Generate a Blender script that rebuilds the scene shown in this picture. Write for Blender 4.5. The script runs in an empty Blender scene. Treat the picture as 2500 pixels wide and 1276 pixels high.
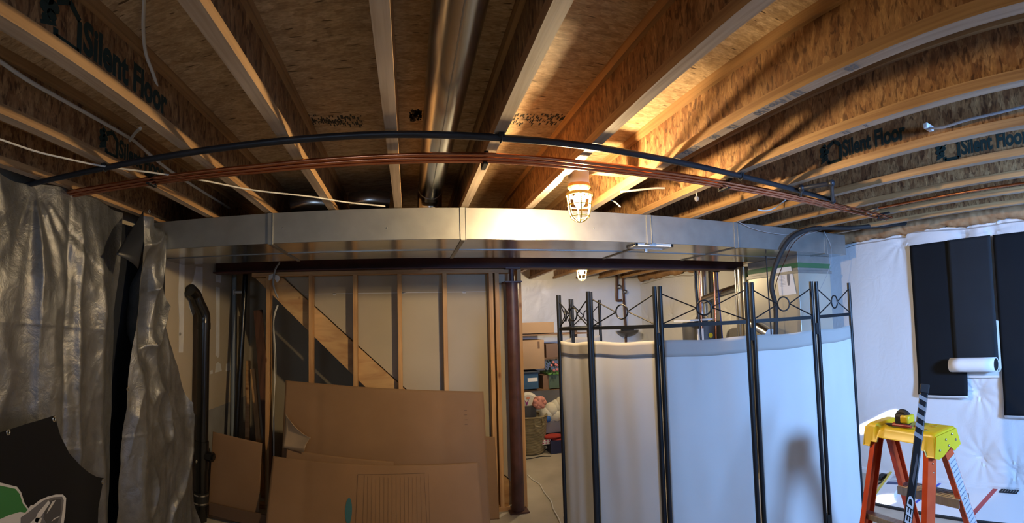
import bpy, bmesh, math, random
from mathutils import Vector, Matrix, noise
random.seed(7)
C = bpy.context.scene.collection
PI = math.pi
EYE = 1.65

# ------------------------------------------------------------------ camera
F = 1179.84; YAW = -0.214713; V0 = 715.52; PA = 0.0629279; PB = 0.0278137
RC = Matrix.Rotation(YAW, 3, 'Z') @ Matrix.Rotation(PA, 3, 'X') @ Matrix.Rotation(PB, 3, 'Y')
cam_data = bpy.data.cameras.new('camera')
cam = bpy.data.objects.new('camera', cam_data)
C.objects.link(cam)
cam_data.type = 'PANO'
cam_data.panorama_type = 'CENTRAL_CYLINDRICAL'
cam_data.central_cylindrical_range_u_min = -1250 / F
cam_data.central_cylindrical_range_u_max = 1250 / F
cam_data.central_cylindrical_range_v_min = -(1276 - V0) / F
cam_data.central_cylindrical_range_v_max = V0 / F
cam_data.central_cylindrical_radius = 1.0
cam_data.clip_start = 0.05
cam_data.clip_end = 100
M = RC @ Matrix(((1, 0, 0), (0, 0, -1), (0, 1, 0)))
cam.matrix_world = Matrix.Translation((0, 0, EYE)) @ M.to_4x4()
bpy.context.scene.camera = cam


def px(u, v, x=None, y=None, z=None):
    """where the sight line through a photograph position meets a real plane of the room"""
    th = (u - 1250) / F
    r = RC @ Vector((math.sin(th), math.cos(th), (V0 - v) / F))
    if x is not None: r = r * (x / r.x)
    elif y is not None: r = r * (y / r.y)
    else: r = r * ((z - EYE) / r.z)
    return Vector((r.x, r.y, r.z + EYE))


# ------------------------------------------------------------------ view, world, daylight
sc = bpy.context.scene
sc.view_settings.view_transform = 'Standard'
sc.view_settings.look = 'None'
sc.view_settings.gamma = 1
sc.view_settings.use_curve_mapping = False
sc.view_settings.exposure = 0.0
w = bpy.data.worlds.new('world'); sc.world = w; w.use_nodes = True
bg = w.node_tree.nodes['Background']
bg.inputs[0].default_value = (0.45, 0.65, 1.0, 1); bg.inputs[1].default_value = 0.0


def area(name, loc, target, sx, sy, power, col, spread=PI):
    d = bpy.data.lights.new(name, 'AREA'); d.shape = 'RECTANGLE'; d.size = sx; d.size_y = sy
    d.energy = power; d.color = col; d.spread = spread
    o = bpy.data.objects.new(name, d); C.objects.link(o); o.location = loc
    o.rotation_euler = (Vector(target) - Vector(loc)).to_track_quat('-Z', 'Y').to_euler()
    return o


DAY = (0.25, 0.49, 1.0)
area('daylight_through_rear_window', (1.75, -2.06, 1.95), (3.5, 1.2, 1.3), 1.2, 0.5, 180, DAY, 1.5)
area('cool_fill_rear_left', (-0.6, -2.06, 2.0), (-1.2, 2.5, 1.0), 0.8, 0.4, 16, (0.62, 0.78, 1.0))  # added cool fill for ceiling and room centre; no window known at rear left

sun_from = Vector((1.55, -2.05, 2.15)); sun_to = Vector((3.85, 2.70, 0.54))
o_ = area('sun_streak_through_window_gap', sun_from, sun_to, 0.20, 0.010, 5, (0.85, 0.93, 1.0), math.radians(1.0))
o_.rotation_euler.rotate_axis('Z', math.radians(24))
o_ = area('sun_streak_on_floor', sun_from, (3.39, 2.38, 0.01), 0.08, 0.010, 1.6, (0.85, 0.93, 1.0), math.radians(1.0))
# ------------------------------------------------------------------ dimensions (metres, floor at 0)
JB = 2.357      # underside of the joists
SUB = 2.594     # underside of the subfloor
XL, XR, YB, YF = -1.84, 3.95, -2.1, 7.5
JS, J0 = 0.3995, -0.055


# ------------------------------------------------------------------ mesh helpers
class B:
    def __init__(s): s.v = []; s.f = []; s.m = []; s.mi = 0
    def add(s, vs, fs):
        o = len(s.v); s.v += [tuple(p) for p in vs]
        for f in fs: s.f.append([i + o for i in f]); s.m.append(s.mi)
        return s
    def box(s, x0, x1, y0, y1, z0, z1):
        vs = [(x, y, z) for z in (z0, z1) for y in (y0, y1) for x in (x0, x1)]
        return s.add(vs, [(0, 2, 3, 1), (4, 5, 7, 6), (0, 1, 5, 4), (2, 6, 7, 3), (0, 4, 6, 2), (1, 3, 7, 5)])
    def bar(s, a, b, w, h, up=(0, 0, 1)):
        """a straight bar of section w x h from a to b"""
        a = Vector(a); b = Vector(b); d = (b - a).normalized(); up = Vector(up)
        if abs(d.dot(up)) > 0.98: up = Vector((0, 1, 0))
        r = d.cross(up).normalized(); q = r.cross(d).normalized()
        vs = []
        for p in (a, b):
            for i, j in ((-1, -1), (1, -1), (1, 1), (-1, 1)): vs.append(p + r * i * w / 2 + q * j * h / 2)
        return s.add(vs, [(3, 2, 1, 0), (4, 5, 6, 7), (0, 1, 5, 4), (1, 2, 6, 5), (2, 3, 7, 6), (3, 0, 4, 7)])
    def tube(s, pts, r, n=12, cap=True, closed=False):
        pts = [Vector(p) for p in pts]; k = len(pts)
        rs = r if isinstance(r, (list, tuple)) else [r] * k
        ref = None; vs = []
        for i, p in enumerate(pts):
            if closed: t = (pts[(i + 1) % k] - pts[i - 1]).normalized()
            else: t = (pts[min(i + 1, k - 1)] - pts[max(i - 1, 0)]).normalized()
            if ref is None:
                ref = Vector((0, 0, 1)) if abs(t.z) < 0.9 else Vector((1, 0, 0))
            a = t.cross(ref).normalized(); b = a.cross(t).normalized(); ref = b
            for j in range(n):
                th = 2 * PI * j / n
                vs.append(p + a * math.cos(th) * rs[i] + b * math.sin(th) * rs[i])
        fs = []
        for i in range(k if closed else k - 1):
            i2 = (i + 1) % k
            for j in range(n):
                fs.append((i * n + j, i2 * n + j, i2 * n + (j + 1) % n, i * n + (j + 1) % n))
        if cap and not closed:
            fs.append(tuple(range(n))); fs.append(tuple(reversed(range((k - 1) * n, k * n))))
        return s.add(vs, fs)
    def lathe(s, prof, c=(0, 0, 0), n=24, axis=None, cap=True):
        """prof: list of (radius, height); axis: matrix for orientation"""
        c = Vector(c); vs = []; k = len(prof)
        for r, h in prof:
            for j in range(n):
                th = 2 * PI * j / n; p = Vector((r * math.cos(th), r * math.sin(th), h))
                if axis: p = axis @ p
                vs.append(c + p)
        fs = [(i * n + j, i * n + (j + 1) % n, (i + 1) * n + (j + 1) % n, (i + 1) * n + j) for i in range(k - 1) for j in range(n)]
        if cap: fs.append(tuple(reversed(range(n)))); fs.append(tuple(range((k - 1) * n, k * n)))
        return s.add(vs, fs)
    def prism(s, poly, d):
        """poly: list of 3-D points in one plane, d: extrusion vector"""
        d = Vector(d); p = [Vector(q) for q in poly]; n = len(p)
        nr = Vector((0, 0, 0))
        for i in range(n): nr += p[i].cross(p[(i + 1) % n])
        if nr.dot(d) > 0: p = p[::-1]
        return s.add(p + [q + d for q in p], [tuple(range(n)), tuple(reversed(range(n, 2 * n)))] +
                     [(i, i + n, (i + 1) % n + n, (i + 1) % n) for i in range(n)])
    def grid(s, fn, nu, nv):
        vs = [fn(i / nu, j / nv) for j in range(nv + 1) for i in range(nu + 1)]
        return s.add(vs, [(j * (nu + 1) + i, j * (nu + 1) + i + 1, (j + 1) * (nu + 1) + i + 1, (j + 1) * (nu + 1) + i) for j in range(nv) for i in range(nu)])
    def ball(s, c, r, nu=14, nv=9, sq=(1, 1, 1)):
        prof = [(max(1e-4, r * math.sin(PI * i / nv)), -r * math.cos(PI * i / nv)) for i in range(nv + 1)]
        return s.lathe(prof, c, nu, Matrix.Diagonal(sq))


def link(name, b, mat, parent=None, bevel=0, solid=0, smooth=40, origin=None, subd=0):
    me = bpy.data.meshes.new(name)
    vs = [Vector(p) for p in b.v]
    if parent is not None: og = parent['_w'] if '_w' in parent.keys() else parent.location
    elif origin is not None: og = Vector(origin)
    else:
        og = Vector(((min(p.x for p in vs) + max(p.x for p in vs)) / 2, (min(p.y for p in vs) + max(p.y for p in vs)) / 2, min(p.z for p in vs)))
    og = Vector(og)
    me.from_pydata([p - og for p in vs], [], b.f)
    mats = mat if isinstance(mat, (list, tuple)) else [mat]
    for m in mats: me.materials.append(m)
    for p, k in zip(me.polygons, b.m): p.material_index = k
    if smooth:
        bm = bmesh.new(); bm.from_mesh(me)
        for f in bm.faces: f.smooth = True
        for e in bm.edges:
            e.smooth = not (len(e.link_faces) == 2 and e.calc_face_angle(0) > math.radians(smooth))
        bm.to_mesh(me); bm.free()
    me.update()
    o = bpy.data.objects.new(name, me); C.objects.link(o)
    if parent is not None:
        o.parent = parent; o['_w'] = og
    else:
        o.location = og; o['_w'] = og
    if solid:
        s = o.modifiers.new('thickness', 'SOLIDIFY'); s.thickness = solid; s.offset = 0
    if bevel:
        s = o.modifiers.new('bevel', 'BEVEL'); s.width = bevel; s.segments = 2; s.limit_method = 'ANGLE'
    if subd:
        s = o.modifiers.new('subdivision', 'SUBSURF'); s.levels = subd; s.render_levels = subd
    return o


def pieces(name, b, mat, parent, **k):
    """each separate piece of the builder becomes a part of its own"""
    root = list(range(len(b.v)))
    def find(i):
        while root[i] != i: root[i] = root[root[i]]; i = root[i]
        return i
    for f in b.f:
        a = find(f[0])
        for i in f[1:]: root[find(i)] = a
    out = {}
    for f in b.f: out.setdefault(find(f[0]), []).append(f)
    res = []
    for fs in out.values():
        c = B(); mp = {}
        for f in fs:
            for i in f:
                if i not in mp: mp[i] = len(c.v); c.v.append(b.v[i])
            c.f.append([mp[i] for i in f]); c.m.append(0)
        res.append(link(name, c, mat, parent, **k))
    return res


def tag(o, label, cat, group=None, kind=None):
    o['label'] = label
    if cat: o['category'] = cat
    if group: o['group'] = group
    if kind: o['kind'] = kind
    return o


def thing(name, label, cat, loc, group=None):
    o = bpy.data.objects.new(name, None); C.objects.link(o); o.location = loc; o.empty_display_size = 0.05
    o['_w'] = Vector(loc)
    return tag(o, label, cat, group)


def struct(name, b, mat, **k):
    o = link(name, b, mat, **k); o['kind'] = 'structure'; return o


def copy_tree(o, parent=None):
    c = o.copy(); C.objects.link(c)
    if parent is not None: c.parent = parent
    for ch in list(o.children): copy_tree(ch, c)
    return c


def spline(pts, n=8):
    """smooth path through the points"""
    P = [Vector(p) for p in pts]; out = []
    Q = [P[0] * 2 - P[1]] + P + [P[-1] * 2 - P[-2]]
    for i in range(1, len(Q) - 2):
        a, b_, c, d = Q[i - 1], Q[i], Q[i + 1], Q[i + 2]
        for k in range(n):
            t = k / n
            out.append(0.5 * ((2 * b_) + (c - a) * t + (2 * a - 5 * b_ + 4 * c - d) * t * t + (3 * b_ - a - 3 * c + d) * t ** 3))
    out.append(P[-1]); return out


def text_mesh(txt, size, mat_fn, name, mat, parent, bold=0.0, shear=0.0):
    """lettering as a thin mesh; mat_fn maps flat text coordinates (x, y) to the room"""
    cu = bpy.data.curves.new('t', 'FONT'); cu.body = txt; cu.size = size; cu.offset = bold; cu.shear = shear
    cu.resolution_u = 3
    to = bpy.data.objects.new('t', cu); C.objects.link(to)
    dg = bpy.context.evaluated_depsgraph_get(); dg.update()
    me = bpy.data.meshes.new_from_object(to.evaluated_get(dg))
    b = B(); b.add([mat_fn(v.co.x, v.co.y) for v in me.vertices], [tuple(p.vertices) for p in me.polygons])
    bpy.data.objects.remove(to); bpy.data.meshes.remove(me); bpy.data.curves.remove(cu)
    return link(name, b, mat, parent, smooth=0)


# ------------------------------------------------------------------ materials
def mat(name, col, rough=0.6, metal=0.0, **k):
    m = bpy.data.materials.new(name); m.use_nodes = True
    p = m.node_tree.nodes['Principled BSDF']
    p.inputs['Base Color'].default_value = (*col, 1); p.inputs['Roughness'].default_value = rough; p.inputs['Metallic'].default_value = metal
    for a, v in k.items(): p.inputs[a].default_value = v
    return m


def nd(m, t, **k):
    n = m.node_tree.nodes.new(t)
    for a, v in k.items(): setattr(n, a, v)
    return n


def coords(m, scale, rot=(0, 0, 0), rnd=True):
    L = m.node_tree.links
    tc = nd(m, 'ShaderNodeTexCoord'); mp = nd(m, 'ShaderNodeMapping')
    mp.inputs['Scale'].default_value = scale; mp.inputs['Rotation'].default_value = rot
    L.new(tc.outputs['Object'], mp.inputs[0])
    if rnd:
        oi = nd(m, 'ShaderNodeObjectInfo'); mu = nd(m, 'ShaderNodeVectorMath', operation='SCALE')
        cv = nd(m, 'ShaderNodeCombineXYZ')
        for i in range(3): L.new(oi.outputs['Random'], cv.inputs[i])
        L.new(cv.outputs[0], mu.inputs[0]); mu.inputs['Scale'].default_value = 37.0
        L.new(mu.outputs[0], mp.inputs['Location'])
    return mp.outputs[0]


def ramp(m, src, stops):
    r = nd(m, 'ShaderNodeValToRGB'); e = r.color_ramp.elements
    while len(e) < len(stops): e.new(0.5)
    for q, (pos, c) in zip(e, stops): q.position = pos; q.color = (*c, 1)
    m.node_tree.links.new(src, r.inputs[0]); return r.outputs[0]


def mixc(m, f, a, b, mode='MIX'):
    n = nd(m, 'ShaderNodeMix', data_type='RGBA', blend_type=mode)
    L = m.node_tree.links
    if isinstance(f, float): n.inputs[0].default_value = f
    else: L.new(f, n.inputs[0])
    for s, i in ((a, 6), (b, 7)):
        if isinstance(s, tuple): n.inputs[i].default_value = (*s, 1)
        else: L.new(s, n.inputs[i])
    return n.outputs[2]


def bump(m, h, strength=0.3, dist=0.01):
    n = nd(m, 'ShaderNodeBump'); n.inputs['Strength'].default_value = strength; n.inputs['Distance'].default_value = dist
    m.node_tree.links.new(h, n.inputs['Height']); return n.outputs[0]


def P(m): return m.node_tree.nodes['Principled BSDF']
def setc(m, c): m.node_tree.links.new(c, P(m).inputs['Base Color'])
def setn(m, c): m.node_tree.links.new(c, P(m).inputs['Normal'])
def tex(m, t, vec, **k):
    n = nd(m, t); m.node_tree.links.new(vec, n.inputs['Vector'])
    for a, v in k.items():
        if a in ('feature', 'distance', 'noise_dimensions'): setattr(n, a, v)
        else: n.inputs[a].default_value = v
    return n


def osb(name, dark, mid, light, scale, fleck=0.0):
    """strand board: overlapping flakes, each with its own tone"""
    m = mat(name, mid, 0.65); L = m.node_tree.links
    def layer(sc, rot):
        v = coords(m, sc, rot)
        nz = tex(m, 'ShaderNodeTexNoise', v, Scale=1.3, Detail=2.0)
        mx = nd(m, 'ShaderNodeVectorMath', operation='ADD')
        s = nd(m, 'ShaderNodeVectorMath', operation='SCALE'); s.inputs['Scale'].default_value = 0.35
        L.new(nz.outputs['Color'], s.inputs[0]); L.new(s.outputs[0], mx.inputs[0]); L.new(v, mx.inputs[1])
        return tex(m, 'ShaderNodeTexVoronoi', mx.outputs[0], Scale=1.0)
    a = layer(scale, (0.2, 0.3, 0.35)); b = layer(tuple(q * 1.7 for q in scale), (0.5, -0.2, -0.5))
    ca = ramp(m, a.outputs['Color'], [(0.1, dark), (0.45, mid), (0.9, light)])
    cb = ramp(m, b.outputs['Color'], [(0.15, dark), (0.5, mid), (0.95, light)])
    c = mixc(m, 0.5, ca, cb)
    v = coords(m, tuple(q * 3 for q in scale))
    n = tex(m, 'ShaderNodeTexNoise', v, Scale=1.5, Detail=4.0)
    k = ramp(m, n.outputs[0], [(0.3, (0.7, 0.66, 0.62)), (0.7, (1.15, 1.15, 1.15))])
    c = mixc(m, 1.0, c, k, 'MULTIPLY')
    if not fleck:
        v2 = coords(m, (13, 24, 9)); n2 = tex(m, 'ShaderNodeTexNoise', v2, Scale=2.2, Detail=3.0, Distortion=.8)
        fk = ramp(m, n2.outputs[0], [(0.36, (.42, .36, .32)), (0.46, (1, 1, 1)), (.62, (1, 1, 1)), (.72, (1.35, 1.35, 1.3))])
        c = mixc(m, 1.0, c, fk, 'MULTIPLY')
    if fleck:
        v2 = coords(m, (5, 26, 5)); n2 = tex(m, 'ShaderNodeTexNoise', v2, Scale=3.0, Detail=1.0)
        fk = ramp(m, n2.outputs[0], [(0.68, (1, 1, 1)), (0.74, (fleck, fleck * .8, fleck * .6))])
        c = mixc(m, 1.0, c, fk, 'MULTIPLY')
    setc(m, c); setn(m, bump(m, a.outputs['Distance'], 0.25, 0.004)); return m


def wood(name, a, b, scale=(30, 1.2, 30), rough=0.6, knots=True):
    m = mat(name, a, rough)
    v = coords(m, scale); n = tex(m, 'ShaderNodeTexNoise', v, Scale=1.0, Detail=5.0, Distortion=0.6)
    c = ramp(m, n.outputs[0], [(0.3, b), (0.55, a), (0.8, tuple(min(1, q * 1.15) for q in a))])
    v2 = coords(m, (2.2, 2.2, 2.2)); n2 = tex(m, 'ShaderNodeTexNoise', v2, Scale=1.0, Detail=2.0)
    c = mixc(m, 1.0, c, ramp(m, n2.outputs[0], [(0.3, (0.8, 0.76, 0.72)), (0.7, (1.1, 1.1, 1.1))]), 'MULTIPLY')
    if knots:
        v3 = coords(m, tuple(4 if q > 5 else q * 1.5 for q in scale)); k = tex(m, 'ShaderNodeTexVoronoi', v3, Scale=1.0)
        c = mixc(m, 1.0, c, ramp(m, k.outputs['Distance'], [(0.03, (0.35, 0.2, 0.12)), (0.09, (1, 1, 1))]), 'MULTIPLY')
    setc(m, c); setn(m, bump(m, n.outputs[0], 0.15, 0.003)); return m


def mottled(name, a, b, scale=4.0, rough=0.7, metal=0.0, bs=0.1, bscale=None, stretch=(1, 1, 1), **k):
    m = mat(name, a, rough, metal, **k)
    v = coords(m, stretch); n = tex(m, 'ShaderNodeTexNoise', v, Scale=scale, Detail=6.0)
    setc(m, ramp(m, n.outputs[0], [(0.3, b), (0.7, a)]))
    n2 = tex(m, 'ShaderNodeTexNoise', v, Scale=bscale or scale * 8, Detail=4.0)
    if bs: setn(m, bump(m, n2.outputs[0], bs, 0.004))
    return m


def emit(name, col, s):
    m = mat(name, (0, 0, 0)); p = P(m); p.inputs['Emission Color'].default_value = (*col, 1); p.inputs['Emission Strength'].default_value = s
    return m


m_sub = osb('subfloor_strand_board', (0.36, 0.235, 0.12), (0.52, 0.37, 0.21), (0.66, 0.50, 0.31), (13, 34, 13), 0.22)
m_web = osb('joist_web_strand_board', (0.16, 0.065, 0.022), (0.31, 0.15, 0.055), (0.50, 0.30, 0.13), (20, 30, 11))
m_fl = wood('joist_flange_timber', (0.44, 0.26, 0.11), (0.29, 0.15, 0.06), (34, 1.0, 60), knots=False)
m_flb = wood('joist_flange_underside', (0.46, 0.36, 0.26), (0.34, 0.25, 0.17), (60, 2.0, 34), knots=False)
m_stud = wood('stud_timber', (0.56, 0.33, 0.14), (0.42, 0.21, 0.08), (34, 34, 1.5))
m_plate = wood('plate_timber', (0.54, 0.32, 0.14), (0.40, 0.20, 0.08), (1.5, 34, 34))
m_string = wood('stringer_timber', (0.60, 0.38, 0.17), (0.42, 0.22, 0.09), (3, 20, 12))
m_darkw = wood('dark_board', (0.12, 0.05, 0.025), (0.05, 0.02, 0.01), (34, 34, 1.5))
m_galv = mottled('galvanized_steel', (0.33, 0.33, 0.31), (0.27, 0.27, 0.255), 9, 0.5, 0.75, 0.03)
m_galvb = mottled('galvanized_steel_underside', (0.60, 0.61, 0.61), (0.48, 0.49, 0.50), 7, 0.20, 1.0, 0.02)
m_galvr = mottled('round_duct_steel', (0.66, 0.68, 0.69), (0.55, 0.57, 0.58), 5, 0.24, 1.0, 0.02, stretch=(1, .2, 1))
m_galvd = mat('seam_steel', (0.35, 0.36, 0.36), 0.4, 1.0)
m_beam = mottled('red_primer_steel', (0.085, 0.022, 0.018), (0.05, 0.014, 0.012), 6, 0.5, 0.0, 0.1)
m_col = mottled('red_primer_post', (0.11, 0.045, 0.04), (0.06, 0.025, 0.022), 10, 0.45, 0.0, 0.15)
m_copper = mottled('copper_pipe', (0.72, 0.30, 0.16), (0.50, 0.18, 0.09), 5, 0.25, 1.0, 0.02)
m_blackp = mottled('black_steel_pipe', (0.035, 0.038, 0.045), (0.02, 0.02, 0.025), 8, 0.42, 0.3, 0.1)
m_abs = mat('black_abs_plastic', (0.008, 0.008, 0.009), 0.22)
m_blk = mat('black_metal', (0.008, 0.009, 0.011), 0.42, **{'Specular IOR Level': .35})
m_blkm = mat('matt_black', (0.012, 0.012, 0.013), 0.7)
m_white = mat('white_plastic', (0.75, 0.76, 0.76), 0.45)
m_wcable = mat('white_cable', (0.62, 0.60, 0.54), 0.5)
m_gcable = mat('grey_cable', (0.30, 0.31, 0.33), 0.5)
m_dry = mottled('bare_drywall', (0.47, 0.41, 0.31), (0.42, 0.36, 0.27), 2, 0.85, 0, 0.02)
m_mud = mottled('joint_compound', (0.72, 0.73, 0.73), (0.60, 0.61, 0.61), 8, 0.8, 0, 0.05)
m_conc = mottled('grey_concrete', (0.30, 0.30, 0.30), (0.22, 0.22, 0.22), 5, 0.85, 0, 0.25)
m_floor = mottled('concrete_floor', (0.50, 0.47, 0.40), (0.40, 0.37, 0.31), 3, 0.75, 0, 0.12)
m_card = mottled('cardboard', (0.25, 0.145, 0.075), (0.22, 0.125, 0.062), 3, 0.8, 0, 0.04, stretch=(1, 1, 1))
m_cardl = mottled('torn_cardboard', (0.56, 0.42, 0.28), (0.46, 0.33, 0.21), 6, 0.85, 0, 0.1)
m_cardp = mat('cardboard_print', (0.13, 0.075, 0.045), 0.8)
m_teal = mat('teal_print', (0.03, 0.13, 0.16), 0.7)
m_ink = mat('black_ink', (0.02, 0.022, 0.02), 0.7)
m_ink2 = mat('green_black_ink', (0.01, 0.03, 0.025), 0.7)
m_inkg = mat('grey_ink', (0.16, 0.16, 0.17), 0.7)

# silver tarpaulin: woven plastic with a metallic coat
m_tarp = mat('silver_tarpaulin', (0.36, 0.35, 0.34), 0.40, 0.6)
v = coords(m_tarp, (1, 1, 1), rnd=False)
n = tex(m_tarp, 'ShaderNodeTexNoise', v, Scale=11.0, Detail=6.0, Roughness=0.65, Distortion=0.4)
n2 = tex(m_tarp, 'ShaderNodeTexVoronoi', v, Scale=16.0, feature='DISTANCE_TO_EDGE')
ad = nd(m_tarp, 'ShaderNodeMath', operation='MULTIPLY_ADD'); ad.inputs[1].default_value = 0.12
m_tarp.node_tree.links.new(n2.outputs[0], ad.inputs[0]); m_tarp.node_tree.links.new(n.outputs[0], ad.inputs[2])
setn(m_tarp, bump(m_tarp, ad.outputs[0], 0.35, 0.02))
setc(m_tarp, ramp(m_tarp, n.outputs[0], [(0.3, (0.115, 0.12, 0.127)), (0.7, (0.19, 0.197, 0.207))]))
m_tarpb = mat('tarpaulin_dark_back', (0.015, 0.018, 0.024), 0.4)

# white vinyl insulation facing
def poly(name, col):
    m = mat(name, col, 0.38)
    v = coords(m, (1, 1, 1), rnd=False)
    n = tex(m, 'ShaderNodeTexNoise', v, Scale=7.0, Detail=5.0, Distortion=1.2)
    setn(m, bump(m, n.outputs[0], 0.25, 0.02)); return m
m_poly = poly('white_insulation_facing', (0.70, 0.71, 0.72))
m_fab = mottled('white_screen_fabric', (0.62, 0.62, 0.60), (0.58, 0.58, 0.56), 3, 0.85, 0, 0.05, 300)
m_hem = mat('screen_hem', (0.40, 0.38, 0.35), 0.85)
m_fiber = mottled('pink_fibreglass', (0.46, 0.27, 0.13), (0.30, 0.16, 0.07), 9, 0.95, 0, 1.0, 25)
m_black_paper = mottled('black_paper', (0.006, 0.008, 0.011), (0.005, 0.0065, 0.009), 3, 0.85, 0, 0.03, **{'Specular IOR Level': .25})
m_black_paper2 = mottled('grey_black_paper', (0.014, 0.018, 0.023), (0.012, 0.015, 0.019), 3, 0.8, 0, 0.03, **{'Specular IOR Level': .3})
m_paper = mat('white_paper', (0.75, 0.75, 0.75), 0.6)
m_yel = mat('yellow_plastic', (0.62, 0.46, 0.015), 0.38)
m_or = mottled('orange_fibreglass', (0.62, 0.085, 0.02), (0.50, 0.06, 0.015), 20, 0.42, 0, 0.05)
m_alu = mottled('aluminium', (0.55, 0.52, 0.48), (0.42, 0.38, 0.34), 14, 0.4, 0.9, 0.1, stretch=(1, 6, 1))
m_rivet = mat('rivet', (0.7, 0.7, 0.7), 0.25, 1.0)
m_ice = mat('white_shooting_panel', (0.78, 0.79, 0.80), 0.22)
m_red = mat('red_tape', (0.45, 0.05, 0.05), 0.5)
m_blue = mat('blue_tape', (0.03, 0.08, 0.55), 0.5)
m_brass = mat('grommet', (0.6, 0.58, 0.5), 0.3, 1.0)
m_green_tape = mat('green_tape', (0.045, 0.13, 0.05), 0.6)
m_cage = mat('yellow_lamp_cage', (0.80, 0.55, 0.10), 0.4)
m_olamp = mat('orange_lamp_base', (0.80, 0.35, 0.05), 0.4)
m_sheet = mat('cream_duct_panel', (0.50, 0.49, 0.42), 0.35, 0.6)
m_bulb = emit('lit_bulb', (1.0, 0.72, 0.38), 3200)
m_bulb2 = emit('lit_bulb_far', (1.0, 0.77, 0.46), 2300)

# ------------------------------------------------------------------ room shell
struct('floor', B().box(XL - .3, XR + .3, YB - .3, YF + .3, -0.12, 0), m_floor)
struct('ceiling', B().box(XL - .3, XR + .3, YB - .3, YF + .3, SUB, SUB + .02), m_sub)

b = B(); b.box(XL - .15, XL, YB, YF, 0.86, SUB)
b.mi = 2; b.box(XL - .15, XL + .003, YB, YF, 0, 0.86)
b.mi = 1                                    # strips and patches of joint compound
def patch(pts, th=0.0035):
    b.prism([Vector((XL, p.y, p.z)) for p in [px(u, vv, x=XL) for u, vv in pts]], (th, 0, 0))
patch([(438, 640), (450, 640), (449, 730), (448, 800), (446, 860), (436, 860), (437, 780), (435, 720)])
patch([(478, 650), (494, 652), (494, 700), (490, 740), (470, 772), (462, 750), (458, 706), (472, 682)])
patch([(527, 670), (540, 672), (538, 690), (528, 688)])
patch([(527, 700), (536, 702), (535, 868), (531, 874), (526, 866), (528, 780)])
patch([(527, 888), (532, 883), (538, 888), (541, 905), (525, 909)])
patch([(552, 888), (559, 883), (564, 902), (551, 906)])
patch([(513, 905), (518, 902), (519, 911), (512, 913)])
struct('wall_left', b, [m_dry, m_mud, m_conc], smooth=0)
struct('wall_back', B().box(XL - .15, XR + .3, YB - .15, YB, 0, SUB), m_conc)

# far wall and right wall, both under white quilted insulation
PINS = []
for k in range(14):
    PINS += [(YB + .35 + k * .75 + random.uniform(-.06, .06), z + random.uniform(-.03, .03)) for z in (0.38, 1.12, 1.68) if not 0.9 < YB + .35 + k * .75 < 3.1]
for u, vv in ((2197, 588), (2347, 573), (2420, 563), (2386, 958), (2396, 1118), (2476, 1152)):
    p = px(u, vv, x=XR - .06); PINS.append((p.y, p.z))
PF = [(x * .62 + .3 + random.uniform(-.05, .05), z) for x in range(7) for z in (.4, 1.0, 1.6, 2.15)]


def quilt(a, z, pins, amp):
    h = amp; near = 9; w = 0
    for pa_, pz in pins:
        dx = a - pa_; dz = z - pz; r = math.hypot(dx, dz)
        if r < 0.8:
            near = min(near, r)
            w += 0.010 * math.exp(-r / 0.13) * math.sin(11 * math.atan2(dz, dx) + pa_ * 7) * min(1, r / 0.03)
    h *= 1 - 0.85 * math.exp(-near / 0.09)
    return h + w + 0.012 * noise.noise((a * 3, z * 2.2, pa_))


def right_wall(s, t):
    y = YB + (YF - YB) * s
    top = 2.33 + 0.02 * math.sin(y * 3.1) - (0.035 if y > 2.3 else 0) + 0.015 * noise.noise((y * 4, 0, 0))
    z = top * t
    d = quilt(y, z, PINS, 0.05)
    if t > 0.985: d -= 0.04
    if t < 0.02: d += 0.02
    return (XR - d - .005, y, z)


def far_wall(s, t):
    x = 0.2 + (XR - .2) * s; z = 2.34 * t
    return (x, YF - quilt(x, z, PF, 0.04), z)


b = B(); b.grid(right_wall, 520, 130); b.box(XR + .01, XR + .2, YB, YF, 0, SUB)
struct('wall_right', b, m_poly)
b = B(); b.grid(far_wall, 120, 70); b.box(XL, XR + .2, YF + .01, YF + .2, 0, SUB)
struct('wall_far', b, m_poly)
# fibreglass stuffed along the rim above the white facing
def rim(s, t):
    y = YB + (YF - YB) * s; a = PI * (t - .1)
    r = 0.055 + 0.03 * noise.noise((y * 5, t * 2, 1)) + .012 * noise.noise((y * 22, t * 5, 1))
    return (XR - .02 - r * math.sin(a) * 1.1, y, 2.36 + .02 - r * math.cos(a) * 1.2)
tag(link('rim_insulation', B().grid(rim, 500, 14), m_fiber), 'fuzzy tan fibreglass insulation stuffed above the white facing on the right wall', 'insulation', kind='stuff')

# under-stair closet behind the stud wall
struct('wall_under_stairs', B().box(XL, 0.98, 5.40, 5.5, 0, SUB), m_dry, smooth=0)
struct('wall_stair_end', B().box(0.93, 1.0, 4.62, 5.5, 0, SUB), m_dry, smooth=0)

# windows for the daylight behind the viewer, the left one added, and one behind the black panels
def window(name, axis, a0, a1, z0, z1, pos, glow):
    b = B()
    if axis == 'y':
        b.box(a0, a1, pos, pos + .02, z0, z1)
        fr = B()
        for q in ((a0 - .05, a1 + .05, z0 - .05, z0), (a0 - .05, a1 + .05, z1, z1 + .05), (a0 - .05, a0, z0, z1), (a1, a1 + .05, z0, z1), ((a0 + a1) / 2 - .015, (a0 + a1) / 2 + .015, z0, z1)):
            fr.box(q[0], q[1], pos, pos + .035, q[2], q[3])
    else:
        b.box(pos - .02, pos, a0, a1, z0, z1)
        fr = B()
        for q in ((a0 - .05, a1 + .05, z0 - .05, z0), (a0 - .05, a1 + .05, z1, z1 + .05), (a0 - .05, a0, z0, z1), (a1, a1 + .05, z0, z1)):
            fr.box(pos - .035, pos, q[0], q[1], q[2], q[3])
    o = struct(name, fr, m_white); g = link('pane', b, glow, o); return o
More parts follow.
